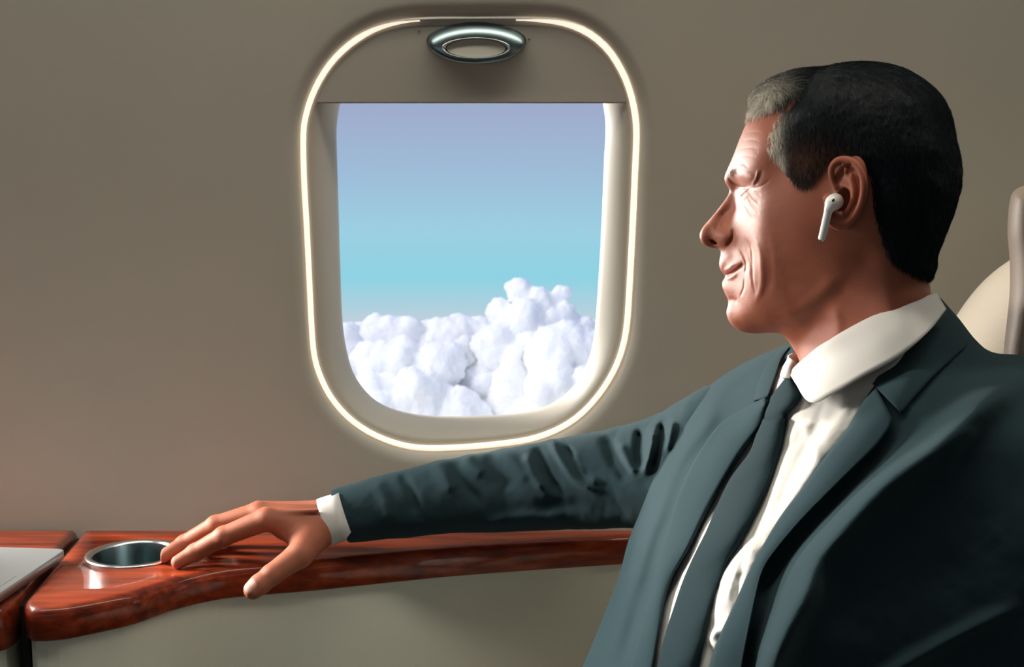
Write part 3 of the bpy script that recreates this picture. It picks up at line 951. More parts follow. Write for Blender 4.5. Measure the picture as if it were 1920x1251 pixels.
m = Mat('skin'); v = m.coords()
m.link(m.attr('pigment'), m.b.inputs['Base Color'])
m.set(Roughness=.55, Specular_IOR_Level=.35, Subsurface_Weight=.12, Subsurface_Scale=.008, Subsurface_Radius=(1.0, .35, .2))
n1 = m.noise(v, 1300, 3, .6); m.bump(n1, .35, .0006); M_SKIN = m.m

def add_mesh(parts):
    V = []; F = []; C = []; b = 0
    for v, q, c in parts:
        V.append(v); F.append(np.asarray(q) + b); C.append(c); b += len(v)
    return np.vstack(V), np.vstack(F), np.vstack(C)
person_parts = [(head_V, head_Q, head_C)]

# ------------------------------------------------------------------ right hand on the ledge
CMU = .01
def vox(lo, hi, s, fn):
    ax = [np.arange(lo[i], hi[i], s) for i in range(3)]
    X = np.stack(np.meshgrid(*ax, indexing='ij'), -1)
    F = fn(X)
    F[0], F[-1], F[:, 0], F[:, -1], F[:, :, 0], F[:, :, -1] = 1, 1, 1, 1, 1, 1
    V, Q = surface_nets(F)
    return np.stack([ax[i][0] + V[:, i] * s for i in range(3)], -1), Q

def on_ledge(px, py, h): return PZ(px, py, LZ + h)
W0, W1 = P(690, 968, 1.396), P(612, 981, 1.382)
KN = [P(499, 974, 1.352), P(486, 961, 1.375), P(496, 960, 1.397), P(512, 964, 1.418)]
FING = [
 [KN[0], P(419, 1006, 1.347), P(366, 1036, 1.350), on_ledge(334, 1054, .0072)],
 [KN[1], P(404, 985, 1.372), P(346, 1019, 1.376), on_ledge(308, 1043, .0085)],
 [KN[2], P(424, 988, 1.397), P(376, 1014, 1.402), on_ledge(346, 1033, .0075)],
 [KN[3], P(452, 988, 1.420), P(416, 1010, 1.424), on_ledge(392, 1024, .0070)]]
FR = [(.0126, .0106, .0094, .0076), (.0120, .0103, .0092, .0075), (.0108, .0090, .0080, .0068), (.0098, .0080, .0071, .0062)]
TH = [P(592, 1004, 1.370), P(562, 1040, 1.325), P(509, 1078, 1.303), P(475, 1106, 1.292)]
def hand_fn(X):
    d = cone(X, W0, W1, .0200, .0222)
    S = [P(588, 988, 1.368), P(590, 978, 1.377), P(592, 973, 1.392), P(596, 972, 1.402)]
    for s_, k in zip(S, KN): d = smin(d, cone(X, s_, k, .0155, .0124), .010)
    for k in range(4):
        f = None
        for i in range(3):
            c = cone(X, FING[k][i], FING[k][i + 1], FR[k][i], FR[k][i + 1]); f = c if f is None else smin(f, c, .0025)
        # knuckle swellings
        for i, rr in ((1, 1.035), (2, 1.02)):
            f = smin(f, np.sqrt(((X - FING[k][i]) ** 2).sum(-1)) - FR[k][i] * rr, .003)
        d = smin(d, f, .0035)
    # thumb and its muscle
    t = cone(X, TH[0], TH[1], .0180, .0142)
    t = smin(t, cone(X, TH[1], TH[2], .0138, .0112), .004)
    t = smin(t, cone(X, TH[2], TH[3], .0112, .0102), .003)
    t = smin(t, np.sqrt(((X - (TH[2] * .35 + TH[3] * .65)) ** 2).sum(-1)) - .0112, .003)
    d = smin(d, t, .009)
    d = smin(d, cone(X, P(572, 1012, 1.345), P(532, 998, 1.356), .012, .0075), .012)
    d = smin(d, cone(X, P(590, 1000, 1.385), P(520, 985, 1.385), .014, .009), .01)
    # tendons and knuckle crests on the back of the hand
    camdir = np.array([0, -1, .35]); camdir /= np.linalg.norm(camdir)
    for k, s_ in ((0, P(596, 972, 1.362)), (1, P(598, 962, 1.375)), (2, P(600, 955, 1.388))):
        a = KN[k] + np.array([.002, -.001, .0070]); b = s_ + np.array([0, -.002, .0095])
        d = smin(d, cone(X, a, b, .0024, .0018), .006)
    for pth in ([(600,962),(560,972),(530,968),(505,958)], [(585,985),(550,990),(528,982)]):
        q = [P(x, y, 1.357 - .0) for x, y in pth]
        for a, b in zip(q[:-1], q[1:]): pass
    # crease at finger joints
    n = np.sin(X[..., 0] * 900) * 0
    return d
lo = np.array([-.385, 1.255, LZ - .045]); hi = np.array([-.135, 1.452, LZ + .105])
hdV, hdQ = vox(lo, hi, .00135, hand_fn)
# small wrinkles over the joints, along the surface normal
def vnormals(V, Q):
    n = np.cross(V[Q[:, 2]] - V[Q[:, 0]], V[Q[:, 3]] - V[Q[:, 1]]); N = np.zeros_like(V)
    for k in range(4): np.add.at(N, Q[:, k], n)
    return N / (np.linalg.norm(N, axis=1)[:, None] + 1e-12)
def orient(V, Q):
    c = V.mean(0); t = V[Q[:, :3]] - c
    return Q if np.einsum('ij,ij->i', t[:, 0], np.cross(t[:, 1], t[:, 2])).sum() > 0 else Q[:, ::-1]
hdQ = orient(hdV, hdQ)
N_ = vnormals(hdV, hdQ)
disp = np.zeros(len(hdV))
for j0_, ax_, w in ((FING[0][1], FING[0][2] - FING[0][1], .006), (FING[0][2], FING[0][3] - FING[0][2], .004), (FING[1][1], FING[1][2] - FING[1][1], .006), (FING[1][2], FING[1][3] - FING[1][2], .004), (TH[2], TH[3] - TH[2], .007)):
    ax_ = ax_ / np.linalg.norm(ax_); q = hdV - j0_; t = q @ ax_; r = np.linalg.norm(q, axis=1)
    disp += -.00035 * np.exp(-(t / w) ** 2) * (.5 + .5 * np.cos(t * 3200)) * (r < .02) * np.clip(N_ @ np.array([0, -.5, .85]) + .3, 0, 1)
hdV = hdV + N_ * disp[:, None]
hC = np.tile(np.array([.33, .105, .056]), (len(hdV), 1))
for f_ in FING + [TH]:
    tip = f_[-1]; r = np.linalg.norm(hdV - tip, axis=1); k = np.clip(1 - r / .016, 0, 1)[:, None] * .35
    hC = hC * (1 - k) + np.array([.40, .10, .060]) * k
# thumb nail: slightly raised plate, pale pink
ta = TH[3] - TH[2]; ta /= np.linalg.norm(ta)
nn = CAM - TH[3]; nn /= np.linalg.norm(nn); nn = nn * .75 + np.array([-.35, 0, .55]); nn -= ta * (nn @ ta); nn /= np.linalg.norm(nn)
nb = np.cross(ta, nn)
q = hdV - (TH[3] + ta * .001); u, w_, h_ = q @ ta, q @ nb, q @ nn
k = ((np.abs(u / .0070) ** 3 + np.abs(w_ / .0062) ** 3) < 1) & (h_ > 0)
hdV[k] += nn * .0005
hC[k] = np.array([.52, .27, .21])
person_parts.append((hdV, hdQ, hC))

# ------------------------------------------------------------------ hidden body under the clothes, joining neck, chest and arm to the hand
SH_R, EL_R = P(1370, 790, 1.27), P(1010, 925, 1.418)
NECK = HO + HF * -.035 + HV * -.15
CH = np.array([.32, 1.10, CAM[2] - .27])
SH_L = np.array([.56, 1.02, CAM[2] - .16])
ARM = [(P(622,970,1.390), .0305), (P(740,948,1.405), .037), (P(850,930,1.412), .042), (P(960,918,1.415), .047), (P(1080,905,1.40), .052), (P(1200,892,1.37), .057), (P(1290,875,1.33), .064), (P(1380,850,1.27), .075)]
def body_fn(X):
    d = cone(X, W0, ARM[2][0], .017, .024)
    for (a, ra), (b, rb) in zip(ARM[2:-1], ARM[3:]): d = smin(d, cone(X, a, b, ra * .58, rb * .58), .01)
    d = smin(d, cone(X, ARM[-1][0], CH, .05, .070), .03)
    d = smin(d, cone(X, NECK, CH, .045, .07), .03)
    d = smin(d, cone(X, CH, CH + np.array([.0, -.01, -.28]), .075, .075), .03)
    return d
bV, bQ = vox(np.array([-.22, .85, .5]), np.array([.62, 1.52, 1.12]), .008, body_fn)
person_parts.append((bV, orient(bV, bQ), np.tile(np.array([.36, .130, .072]), (len(bV), 1))))

# ------------------------------------------------------------------ clothes
m = Mat('dark_suit_cloth'); v = m.coords()
m.set(Base_Color=(.020, .037, .043, 1), Roughness=.95, Specular_IOR_Level=.03, Sheen_Weight=.08, Sheen_Roughness=.5, Sheen_Tint=(.6, .8, .85, 1))
m.bump(m.noise(v, 1500, 2), .25, .0004); M_SUIT = m.m
m = Mat('white_shirt_cotton'); v = m.coords(); m.set(Base_Color=(.62, .605, .57, 1), Roughness=.9, Specular_IOR_Level=.05)
m.bump(m.noise(v, 1600, 2), .15, .0003); M_SHIRT = m.m
m = Mat('dark_silk_tie'); v = m.coords(); m.set(Base_Color=(.016, .028, .032, 1), Roughness=.85, Specular_IOR_Level=.02, Sheen_Weight=.0)
m.bump(m.noise(v, 1800, 2), .2, .0003); M_TIE = m.m

DFP = [(1290,800,1.17),(1240,950,1.15),(1180,1100,1.12),(1130,1220,1.09),
 (1400,720,1.14),(1380,800,1.11),(1330,950,1.08),(1270,1100,1.05),(1210,1250,1.02),
 (1480,760,1.035),(1430,900,1.015),(1380,1000,1.0),(1330,1120,.98),(1290,1251,.96),(1270,1380,.945),
 (1560,760,1.0),(1520,900,.965),(1450,1060,.945),(1400,1251,.92),(1370,1380,.905),
 (1700,850,.93),(1590,980,.915),(1510,1100,.90),(1460,1230,.885),
 (1850,720,.955),(1900,900,.905),(1750,1050,.89),(1650,1200,.875),(1600,1300,.87),(2100,900,.89),(2050,1200,.875),(2250,1300,.88),(2250,800,.93),
 (1750,650,1.005),(1850,680,.975),(1650,650,1.03),(1560,640,1.06),(1480,660,1.10),(1100,1380,1.08)]
DFP = np.array(DFP)
_df = tps(DFP[:, :2] / 100, DFP[:, 2], .002)
TM = .10
TORSO = spline(np.array([(1756,562),(1790,588),(1830,638),(1862,661),(1920,667),(2010,690),(2120,760),(2220,900),(2300,1100),(2350,1330),(2355,1430),(1030,1430),(1052,1340),(1092,1251),(1128,1165),(1160,1080),(1178,1015),(1200,960),(1228,890),(1262,812),(1285,772),(1320,732),(1365,698),(1410,673),(1450,656),(1490,640),(1530,618),(1600,590),(1690,560)], float), 260, True)
VOPEN_L = [(1484,640),(1470,668),(1458,700),(1441,748),(1432,794),(1391,848),(1356,906),(1324,964),(1293,1027),(1262,1081),(1246,1130),(1237,1184),(1226,1251),(1210,1320),(1190,1440)]
VOPEN_R = [(1768,572),(1748,603),(1710,648),(1660,700),(1615,758),(1589,803),(1553,848),(1508,910),(1463,969),(1423,1036),(1400,1081),(1374,1139),(1347,1197),(1329,1251),(1312,1320),(1290,1440)]
VOPEN = np.array(VOPEN_L + VOPEN_R[::-1] + [(1740, 520), (1480, 560)], float)

STEP = 4.0
gx = np.arange(1000, 2380, STEP); gy = np.arange(500, 1450, STEP)
GX, GY = np.meshgrid(gx, gy, indexing='ij')
DF = _df(GX / 100, GY / 100)
sd, _ = seg_dist(GX, GY, TORSO, True); sd = np.where(in_poly(GX, GY, TORSO), sd, -sd)
def grow(A, pts, h, w):
    d, t = seg_dist(GX, GY, spline(np.array(pts, float), 30)); ends = np.clip(np.minimum(t, 1 - t) * 6 + .15, 0, 1)
    return A + h * np.exp(-(d / w) ** 2) * ends
# folds of the jacket front: positive = towards the camera (metres)
JF = np.zeros_like(DF)
JF = grow(JF, [(1930,700),(1850,752),(1760,838),(1665,908),(1590,985),(1535,1050),(1512,1110),(1470,1190),(1440,1260),(1410,1340)], .032, 31)
JF = grow(JF, [(1690,800),(1640,860),(1590,910),(1520,985),(1470,1045),(1445,1100),(1425,1180),(1410,1250),(1395,1340)], -.014, 22)
JF = grow(JF, [(1830,800),(1790,850),(1760,900)], .006, 12)
JF = grow(JF, [(1900,1140),(1800,1190),(1690,1251),(1600,1310)], .008, 14)
JF = grow(JF, [(1365,725),(1325,790),(1290,850),(1262,920),(1235,990),(1205,1070),(1180,1140)], .015, 20)
JF = grow(JF, [(1322,815),(1288,868),(1262,932),(1246,985),(1228,1040),(1210,1110),(1188,1180),(1170,1250)], -.009, 13)
JF = grow(JF, [(1250,960),(1230,1010),(1200,1100),(1180,1180),(1160,1251)], -.006, 12)
JF = grow(JF, [(1196,1000),(1184,1040),(1176,1080)], -.005, 7)
JF = grow(JF, [(1420,700),(1370,735),(1335,780)], -.004, 14)
JF += .0012 * fbm(GX / 70, GY / 70, 5, 3)

def vol_px(front, sdist, R, tm, name, cut=None, dmin=.80, dmax=1.40, ds=.004):
    """closed volume from a front-depth field, rounded at the outline"""
    gd = np.arange(dmin, dmax, ds)
    q = np.clip(1 - sdist / R, -.2, 1.6)
    g2 = 1 - np.where(q > 0, q, 0) ** 2 * np.sign(np.where(q > 0, q, 0))
    T = tm * tm * g2
    mid = front + tm
    F = (gd[None, None, :] - mid[:, :, None]) ** 2 - T[:, :, None]
    F = F / (2 * np.abs(gd[None, None, :] - mid[:, :, None]) + .03)
    if cut is not None: F = cut(F, gd)
    F[0], F[-1], F[:, 0], F[:, -1], F[:, :, 0], F[:, :, -1] = 1, 1, 1, 1, 1, 1
    V, Q = surface_nets(F)
    w = P(gx[0] + V[:, 0] * STEP, gy[0] + V[:, 1] * STEP, gd[0] + V[:, 2] * ds)
    return w, orient(w, Q)
so, _ = seg_dist(GX, GY, VOPEN, True); so = np.where(in_poly(GX, GY, VOPEN), so, -so)
def cutV(F, gd):
    # remove the opening in front of the shirt
    pocket = np.maximum(-(so[:, :, None]) * .0004, gd[None, None, :] - (DF + .055)[:, :, None])
    return smax(F, -pocket, .003)
jV, jQ = vol_px(DF - JF, sd, 190, TM, 'jacket', cutV)

# shirt
SF = np.zeros_like(DF)
SF = grow(SF, [(1500,790),(1530,850),(1500,920)], .003, 12)
SF = grow(SF, [(1545,760),(1520,820),(1490,880),(1455,960)], -.003, 8)
SF = grow(SF, [(1590,740),(1570,790),(1520,860)], .004, 16)
SF = grow(SF, [(1420,1010),(1395,1050),(1370,1100),(1350,1150)], .006, 14)
SF = grow(SF, [(1400,1030),(1385,1085),(1378,1130)], -.005, 7)
SF = grow(SF, [(1345,1180),(1335,1200),(1350,1215)], .005, 7)
SF = grow(SF, [(1395,1075),(1368,1072),(1345,1100)], .004, 7)
SF = grow(SF, [(1330,950),(1315,1000),(1290,1050)], .003, 8)
SF = grow(SF, [(1480,830),(1500,800),(1540,790)], .003, 7)
SF = SF + .014 * np.exp(-((GX - 1675) / 55) ** 2 - ((GY - 685) / 38) ** 2)
SF += .0022 * fbm(GX / 34 + GY / 90, GY / 42, 8, 4)
TORSO_S = spline(np.array([(1757,640),(1790,730),(1900,780),(2050,840),(2200,960),(2300,1200),(2330,1430),(1060,1430),(1110,1251),(1180,1080),(1215,990),(1250,890),(1300,800),(1370,735),(1440,690),(1478,672),(1500,668),(1560,640),(1640,600),(1700,574),(1750,560),(1762,590)], float), 240, True)
ss, _ = seg_dist(GX, GY, TORSO_S, True); ss = np.where(in_poly(GX, GY, TORSO_S), ss, -ss)
sV, sQ = vol_px(DF + .012 - SF + .013 * np.clip(-so / 24, 0, 1), ss, 60 + 130 * np.clip((np.hypot(GX - 1610, GY - 610) - 150) / 120, 0, 1), TM - .02, 'shirt')
DS = DF + .012 - SF + .013 * np.clip(-so / 24, 0, 1)
_ig = lambda A, x, y: A[np.clip(((np.asarray(x) - gx[0]) / STEP).astype(int), 0, len(gx) - 1), np.clip(((np.asarray(y) - gy[0]) / STEP).astype(int), 0, len(gy) - 1)]
def interp(A, x, y):
    u = (np.asarray(x, float) - gx[0]) / STEP; v = (np.asarray(y, float) - gy[0]) / STEP
    i = np.clip(np.floor(u).astype(int), 0, len(gx) - 2); j = np.clip(np.floor(v).astype(int), 0, len(gy) - 2)
    a, b = u - i, v - j
    return (A[i, j] * (1 - a) + A[i + 1, j] * a) * (1 - b) + (A[i, j + 1] * (1 - a) + A[i + 1, j + 1] * a) * b
qq = np.clip(1 - sd / 190, 0, 1); JD = DF - JF + TM - TM * np.sqrt(np.maximum(1 - qq ** 2, 0))     # true jacket front

def strip(e1, e2, off, n=70, k=13, base=None, th=.003, wob=None):
    """thick cloth strip between two traced edges; off(s,t) = distance in front of base"""
    a = spline(np.array(e1, float), n); b = spline(np.array(e2, float), n)
    s = np.linspace(0, 1, k); t = np.linspace(0, 1, n)
    XY = a[:, None] * (1 - s[None, :, None]) + b[:, None] * s[None, :, None]
    D_ = interp(base, XY[..., 0], XY[..., 1])
    O_ = off(s[None, :] + 0 * t[:, None], t[:, None] + 0 * s[None, :])
    fr_ = P(XY[..., 0], XY[..., 1], D_ - O_)
    bk_ = P(XY[..., 0], XY[..., 1], D_ - O_ + th)
    V = np.vstack([fr_.reshape(-1, 3), bk_.reshape(-1, 3)]); F = []; N = n * k
    for i in range(n - 1):
        for j in range(k - 1):
            q = (i * k + j, i * k + j + 1, (i + 1) * k + j + 1, (i + 1) * k + j)
            F.append(q); F.append(tuple(N + x for x in q[::-1]))
    def side(idx):
        for x, y in zip(idx[:-1], idx[1:]): F.append((x, x + N, y + N, y))
    side([i * k for i in range(n)]); side([i * k + k - 1 for i in range(n)][::-1]); side(list(range(k))[::-1]); side([(n - 1) * k + j for j in range(k)])
    return V, np.array(F)

def joined(name, parts, mat, parent, bevel=False):
    V = []; F = []; b = 0
    for v, q in parts:
        V.append(v); F.append(np.asarray(q) + b); b += len(v)
    me = mesh_np(name, np.vstack(V), np.vstack(F))
    bm = bmesh.new(); bm.from_mesh(me); bmesh.ops.recalc_face_normals(bm, faces=bm.faces); bm.to_mesh(me); bm.free()
    return link(name, me, mat, parent)

# lapels and jacket collar
LAP_L_IN = [(1640,722),(1615,758),(1589,803),(1553,848),(1508,910),(1463,969),(1423,1036),(1400,1081),(1374,1139),(1347,1197),(1329,1251),(1312,1320)]
LAP_L_OUT = [(1672,784),(1664,806),(1640,838),(1612,866),(1575,902),(1508,969),(1454,1032),(1429,1072),(1415,1126),(1402,1193),(1392,1251),(1380,1320)]
LAP_R_IN = [(1438,765),(1425,800),(1391,848),(1356,906),(1324,964),(1293,1027),(1262,1081),(1246,1130),(1237,1184),(1226,1251),(1210,1320)]
LAP_R_OUT = [(1436,744),(1400,763),(1351,794),(1320,834),(1293,879),(1268,937),(1256,978),(1239,1036),(1224,1103),(1207,1161),(1190,1224),(1183,1251),(1165,1320)]
roll = lambda a, b: (lambda s, t: a + b * np.sin(np.clip(s, 0, 1) * math.pi) ** .8 - .004 * np.clip(1 - s / .12, 0, 1) ** 2)
def lap_off(lift, belly):
    return lambda s, t: .003 + belly * np.sin(s * math.pi) * (1 - .5 * t) + lift * s - .006 * np.clip(1 - s / .10, 0, 1) ** 2
lapL = strip(LAP_L_IN, LAP_L_OUT, lap_off(.006, .004), base=DF - np.minimum(JF, 0) * 0, k=15)
lapR = strip(LAP_R_IN, LAP_R_OUT, lap_off(.015, .008), base=JD, k=15)
COL_IN = [(1636,720),(1650,700),(1692,650),(1728,603),(1750,572),(1762,556)]
COL_OUT = [(1690,776),(1712,748),(1750,706),(1790,668),(1815,640),(1800,600)]
colL = strip(COL_IN, COL_OUT, lambda s, t: .006 + .006 * np.sin(s * math.pi) - .005 * np.clip(1 - s / .1, 0, 1) ** 2, base=JD, n=30)
COLR_IN = [(1480,652),(1466,672),(1456,702),(1440,745)]
COLR_OUT = [(1470,648),(1440,680),(1424,712),(1412,752)]
colR = strip(COLR_IN, COLR_OUT, lambda s, t: .005 + .005 * np.sin(s * math.pi), base=JD, n=20, k=9)

# ------------------------------------------------------------------ right sleeve
SG = 3.0
sx = np.arange(600, 1440, SG); sy = np.arange(720, 1080, SG); sdp = np.arange(1.10, 1.495, .0030)
SX, SY = np.meshgrid(sx, sy, indexing='ij')
def sgrow(A, pts, h, w):
    d, t = seg_dist(SX, SY, spline(np.array(pts, float), 24)); ends = np.clip(np.minimum(t, 1 - t) * 5 + .2, 0, 1)
    return A + h * np.exp(-(d / w) ** 2) * ends
SFD = np.zeros_like(SX)
for pts, h, w in [
 ([(985,850),(1000,890),(1021,920)], .007, 9), ([(1030,822),(1054,866),(1080,902),(1122,922)], .010, 8), ([(1072,850),(1098,889),(1124,908)], .008, 7),
 ([(1160,830),(1178,868),(1194,893)], .008, 9), ([(1226,800),(1219,850),(1205,892)], .010, 9), ([(1262,785),(1255,820),(1248,850)], .007, 8),
 ([(815,860),(828,882),(853,922)], .006, 14), ([(872,850),(885,872),(908,890)], .006, 12), ([(930,840),(960,862),(990,905)], .005, 12),
 ([(1006,838),(1025,888),(1050,925)], -.009, 9), ([(1060,835),(1085,872),(1110,898)], -.008, 6), ([(1135,815),(1150,860),(1180,905)], -.008, 12),
 ([(1200,805),(1196,850),(1198,878)], -.009, 8), ([(1245,790),(1236,835),(1222,890)], -.009, 8), ([(750,885),(773,924),(780,965)], -.005, 9),
 ([(850,860),(865,900),(900,940)], -.005, 12), ([(915,848),(930,880),(960,920)], -.005, 12), ([(700,900),(720,930),(735,980)], .003, 14),
 ([(900,985),(980,970),(1060,975)], .004, 12), ([(1000,950),(1080,945),(1160,960)], -.004, 14)]:
    SFD = sgrow(SFD, pts, h, w)
SFD += .0015 * fbm(SX / 40, SY / 40, 4, 3)
PX = P(SX[:, :, None], SY[:, :, None], sdp[None, None, :])
d = None
for (a, ra), (b, rb) in zip(ARM[:-1], ARM[1:]):
    c = cone(PX, a, b, ra, rb); d = c if d is None else np.minimum(d, c)
d = d - SFD[:, :, None] * np.clip((1.44 - sdp) / .06, 0, 1)[None, None, :]
d = smax(d, (LZ + .0008) - PX[..., 2], .006)                    # rests on the ledge
axw = (ARM[0][0] - ARM[1][0]); axw /= np.linalg.norm(axw)
tiltn = np.array([-.94, -.05, -.33]); tiltn /= np.linalg.norm(tiltn)
d = smax(d, (PX - P(637, 967, 1.390)) @ tiltn, .002)            # cut at the wrist
d = smax(d, -cone(PX, P(560, 985, 1.386), P(655, 964, 1.393), .0272, .0272), .002)   # open sleeve end
d[0], d[-1], d[:, 0], d[:, -1], d[:, :, 0], d[:, :, -1] = 1, 1, 1, 1, 1, 1
V, Q = surface_nets(d); del PX, d
aV = P(sx[0] + V[:, 0] * SG, sy[0] + V[:, 1] * SG, sdp[0] + V[:, 2] * .0030); aQ = orient(aV, Q)

jk = joined('suit_jacket', [(jV, jQ), (aV, aQ)], M_SUIT, person)
joined('lapel', [lapL], M_SUIT, person); joined('lapel', [lapR], M_SUIT, person)
joined('jacket_collar', [colL, colR], M_SUIT, person)

# shirt with collar and cuff
def shell(rows_px, th=.0016):
    """rows of (px,py,depth) -> thick cloth"""
    R = np.array([[P(*q) for q in row] for row in rows_px]); m_, n_, _ = R.shape
    R = np.array([spline(r, n_ * 5) for r in R]); R = np.array([spline(R[:, j], m_ * 4) for j in range(R.shape[1])]).transpose(1, 0, 2)
    m_, n_, _ = R.shape
    du = np.gradient(R, axis=0); dv = np.gradient(R, axis=1); nr = np.cross(du, dv); nr /= np.linalg.norm(nr, axis=2)[..., None] + 1e-12
    B = R + nr * th; V = np.vstack([R.reshape(-1, 3), B.reshape(-1, 3)]); N = m_ * n_; F = []
    for i in range(m_ - 1):
        for j in range(n_ - 1):
            q = (i * n_ + j, i * n_ + j + 1, (i + 1) * n_ + j + 1, (i + 1) * n_ + j); F.append(q); F.append(tuple(N + x for x in q[::-1]))
    def side(idx):
        for x, y in zip(idx[:-1], idx[1:]): F.append((x, x + N, y + N, y))
    side([i * n_ for i in range(m_)]); side([i * n_ + n_ - 1 for i in range(m_)]); side(list(range(n_))); side([(m_ - 1) * n_ + j for j in range(n_)])
    return V, np.array(F)
inner = [(1489,700,1.085),(1508,688,1.066),(1545,662,1.045),(1590,634,1.036),(1640,608,1.028),(1700,582,1.032),(1748,566,1.070)]
top   = [(1482,701,1.082),(1502,681,1.060),(1541,650,1.036),(1588,622,1.024),(1640,595,1.016),(1700,570,1.020),(1754,553,1.062)]
mid   = [(1485,708,1.060),(1508,700,1.045),(1552,680,1.022),(1604,652,1.008),(1660,622,1.000),(1712,590,1.006),(1760,562,1.052)]
bot   = [(1489,716,1.048),(1521,756,1.010),(1565,737,.998),(1620,706,.990),(1684,671,.986),(1736,627,.994),(1772,582,1.045)]
bot2  = [(1489,716,1.050),(1521,757,1.014),(1565,738,1.002),(1620,707,.994),(1684,672,.990),(1736,628,.998),(1772,583,1.048)]
c1 = shell([inner, top, mid, bot])
fin = [(1491,684,1.082),(1482,676,1.12),(1560,650,1.165),(1680,606,1.165),(1748,566,1.10)]
ftop = [(1489,676,1.084),(1483,664,1.118),(1560,640,1.17),(1690,595,1.17),(1754,556,1.10)]
fmid = [(1480,690,1.075),(1472,684,1.11),(1550,660,1.175),(1700,610,1.175),(1760,566,1.10)]
fbot = [(1480,709,1.060),(1463,704,1.085),(1540,690,1.17),(1710,640,1.17),(1764,580,1.10)]
c2 = shell([fin, ftop, fmid, fbot])
shirt = joined('shirt', [(sV, sQ)], M_SHIRT, person)
joined('shirt_collar', [c1, c2], M_SHIRT, person)
# cuff: short open tube round the wrist
ca, cb = P(640, 968, 1.384), P(622, 972, 1.389)
cx_ = cb - ca; cx_ /= np.linalg.norm(cx_)
cx_ = np.array([-.94, -.12, -.30]); cx_ /= np.linalg.norm(cx_)
u_ = np.cross(cx_, [0, 1, 0]); u_ /= np.linalg.norm(u_); w_ = np.cross(cx_, u_)
rows = []
L_ = .019
for s, r in ((-.006, .0272), (.004, .0274), (.016, .0276), (L_, .0274), (L_ + .0008, .0268), (L_, .0262), (.010, .0256), (-.006, .0254)):
    th_ = np.linspace(0, 2 * math.pi, 56, endpoint=False)
    rows.append(np.array([ca + cx_ * s + r * (1 + .03 * math.sin(3 * a)) * (u_ * math.cos(a) * .98 + w_ * math.sin(a) * .9) for a in th_]))
V, F = loft(np.array(rows), closed_v=True, closed_u=True)
joined('shirt_cuff', [(V, np.array(F))], M_SHIRT, person)

# tie
TL = [(1427,785),(1418,812),(1405,848),(1369,897),(1347,942),(1324,996),(1302,1040),(1280,1090),(1262,1143),(1246,1193),(1232,1251),(1215,1320)]
TR = [(1474,785),(1468,825),(1456,870),(1445,902),(1418,960),(1391,1014),(1365,1054),(1347,1094),(1333,1139),(1324,1184),(1311,1251),(1296,1320)]
blade = strip(TL, TR, lambda s, t: .004 + .017 * np.sin(s * math.pi) ** .7 * (1 - .3 * t) + .002 * np.sin(t * 15 + s * 3), base=DS, k=19, th=.006)
KL = [(1476,704),(1462,722),(1447,742),(1436,764),(1430,782),(1436,792)]
KR = [(1482,706),(1493,722),(1503,740),(1494,757),(1476,774),(1470,790)]
knot = strip(KL, KR, lambda s, t: .004 + .018 * np.sin(s * math.pi) ** .55 * np.sin(np.clip(t * .85 + .12, 0, 1) * math.pi) ** .5, base=DS, n=30, k=17, th=.012)
tie = joined('tie', [blade], M_TIE, person)
joined('tie_knot', [knot], M_TIE, tie)

# ------------------------------------------------------------------ hair (child of the person) built as a cap with separate locks
SUN_GREY = np.array([.78, .72, .62]); DARK = np.array([.010, .016, .020]); BROWN = np.array([.13, .058, .034])  # the grey is real but paled, with the backlight put into it
HP = [(1408,216,-.1),(1425,212,-.12),(1452,207,-.1),(1478,192,-.10),(1492,181,-.12),(1484,200,-.1),(1466,216,-.12),(1452,238,-.15),(1442,262,-.15),(1444,285,-.13),(1458,300,-.1),(1472,315,-.1),(1482,335,-.1),(1494,349,-.1),(1515,350,-.1),(1533,336,-.1),(1546,320,-.1),(1560,308,-.08),(1582,301,-.08),(1606,303,-.08),(1624,318,-.08),(1632,340,-.08),(1634,365,-.08),(1640,400,-.08),(1646,430,-.1),(1652,455,-.1),(1664,485,-.1),(1690,505,-.1),(1720,518,-.1),(1745,528,-.1),
 (1440,230,-.4),(1400,300,-1.2),(1440,380,-1.4),(1500,420,-1.4),(1580,360,-.7),(1600,480,-.8),(1700,560,-.6),(1560,520,-1.4),(1420,600,-2),
 (1455,190,.35),(1430,195,.30),(1475,170,.6),(1460,255,.04),(1466,280,.05),(1488,300,.12),(1500,325,.13),(1515,335,.12),(1530,300,.25),(1560,270,.3),(1600,262,.35),
 (1490,220,.5),(1520,180,.8),(1560,220,.7),(1600,180,.8),(1660,220,.7),(1700,300,.6),(1720,400,.5),(1700,470,.35),(1660,400,.35),(1660,340,.4),(1730,490,.25),(1650,270,.6),(1760,330,.6)]
HS = [(1418,190,.45),(1450,160,.7),(1500,145,.55),(1560,133,.7),(1620,128,.75),(1680,135,.75),(1730,168,.8),(1765,205,.75),(1780,250,.6),(1790,300,.65),(1795,340,.7),(1785,390,.6),(1768,430,.5),(1755,470,.4),(1746,505,.25),(1744,540,-.1),(1748,570,-.4),(1405,235,-.2),(1412,205,.15)]
_p = [loc(x, y, hat(np.array([x]), np.array([y]))[0]) for x, y, t in HP] + [loc(x, y, 0) for x, y, t in HS]
tfun = tps(_p, [q[2] for q in HP + HS], .01)
TT = tfun(FF, VV)
TT = TT +   .045 * fbm(FF * 1.6 + VV * .5, VV * 2.2, 21, 3) * (TT > -.3) + .05 * fbm(FF * 7 + VV * 1.5, VV * 2.5, 27, 2) * (TT > -.3) + .035 * fbm(FF * 5, VV * 1.5, 22, 2)
TT = np.clip(TT, -.5, .95)
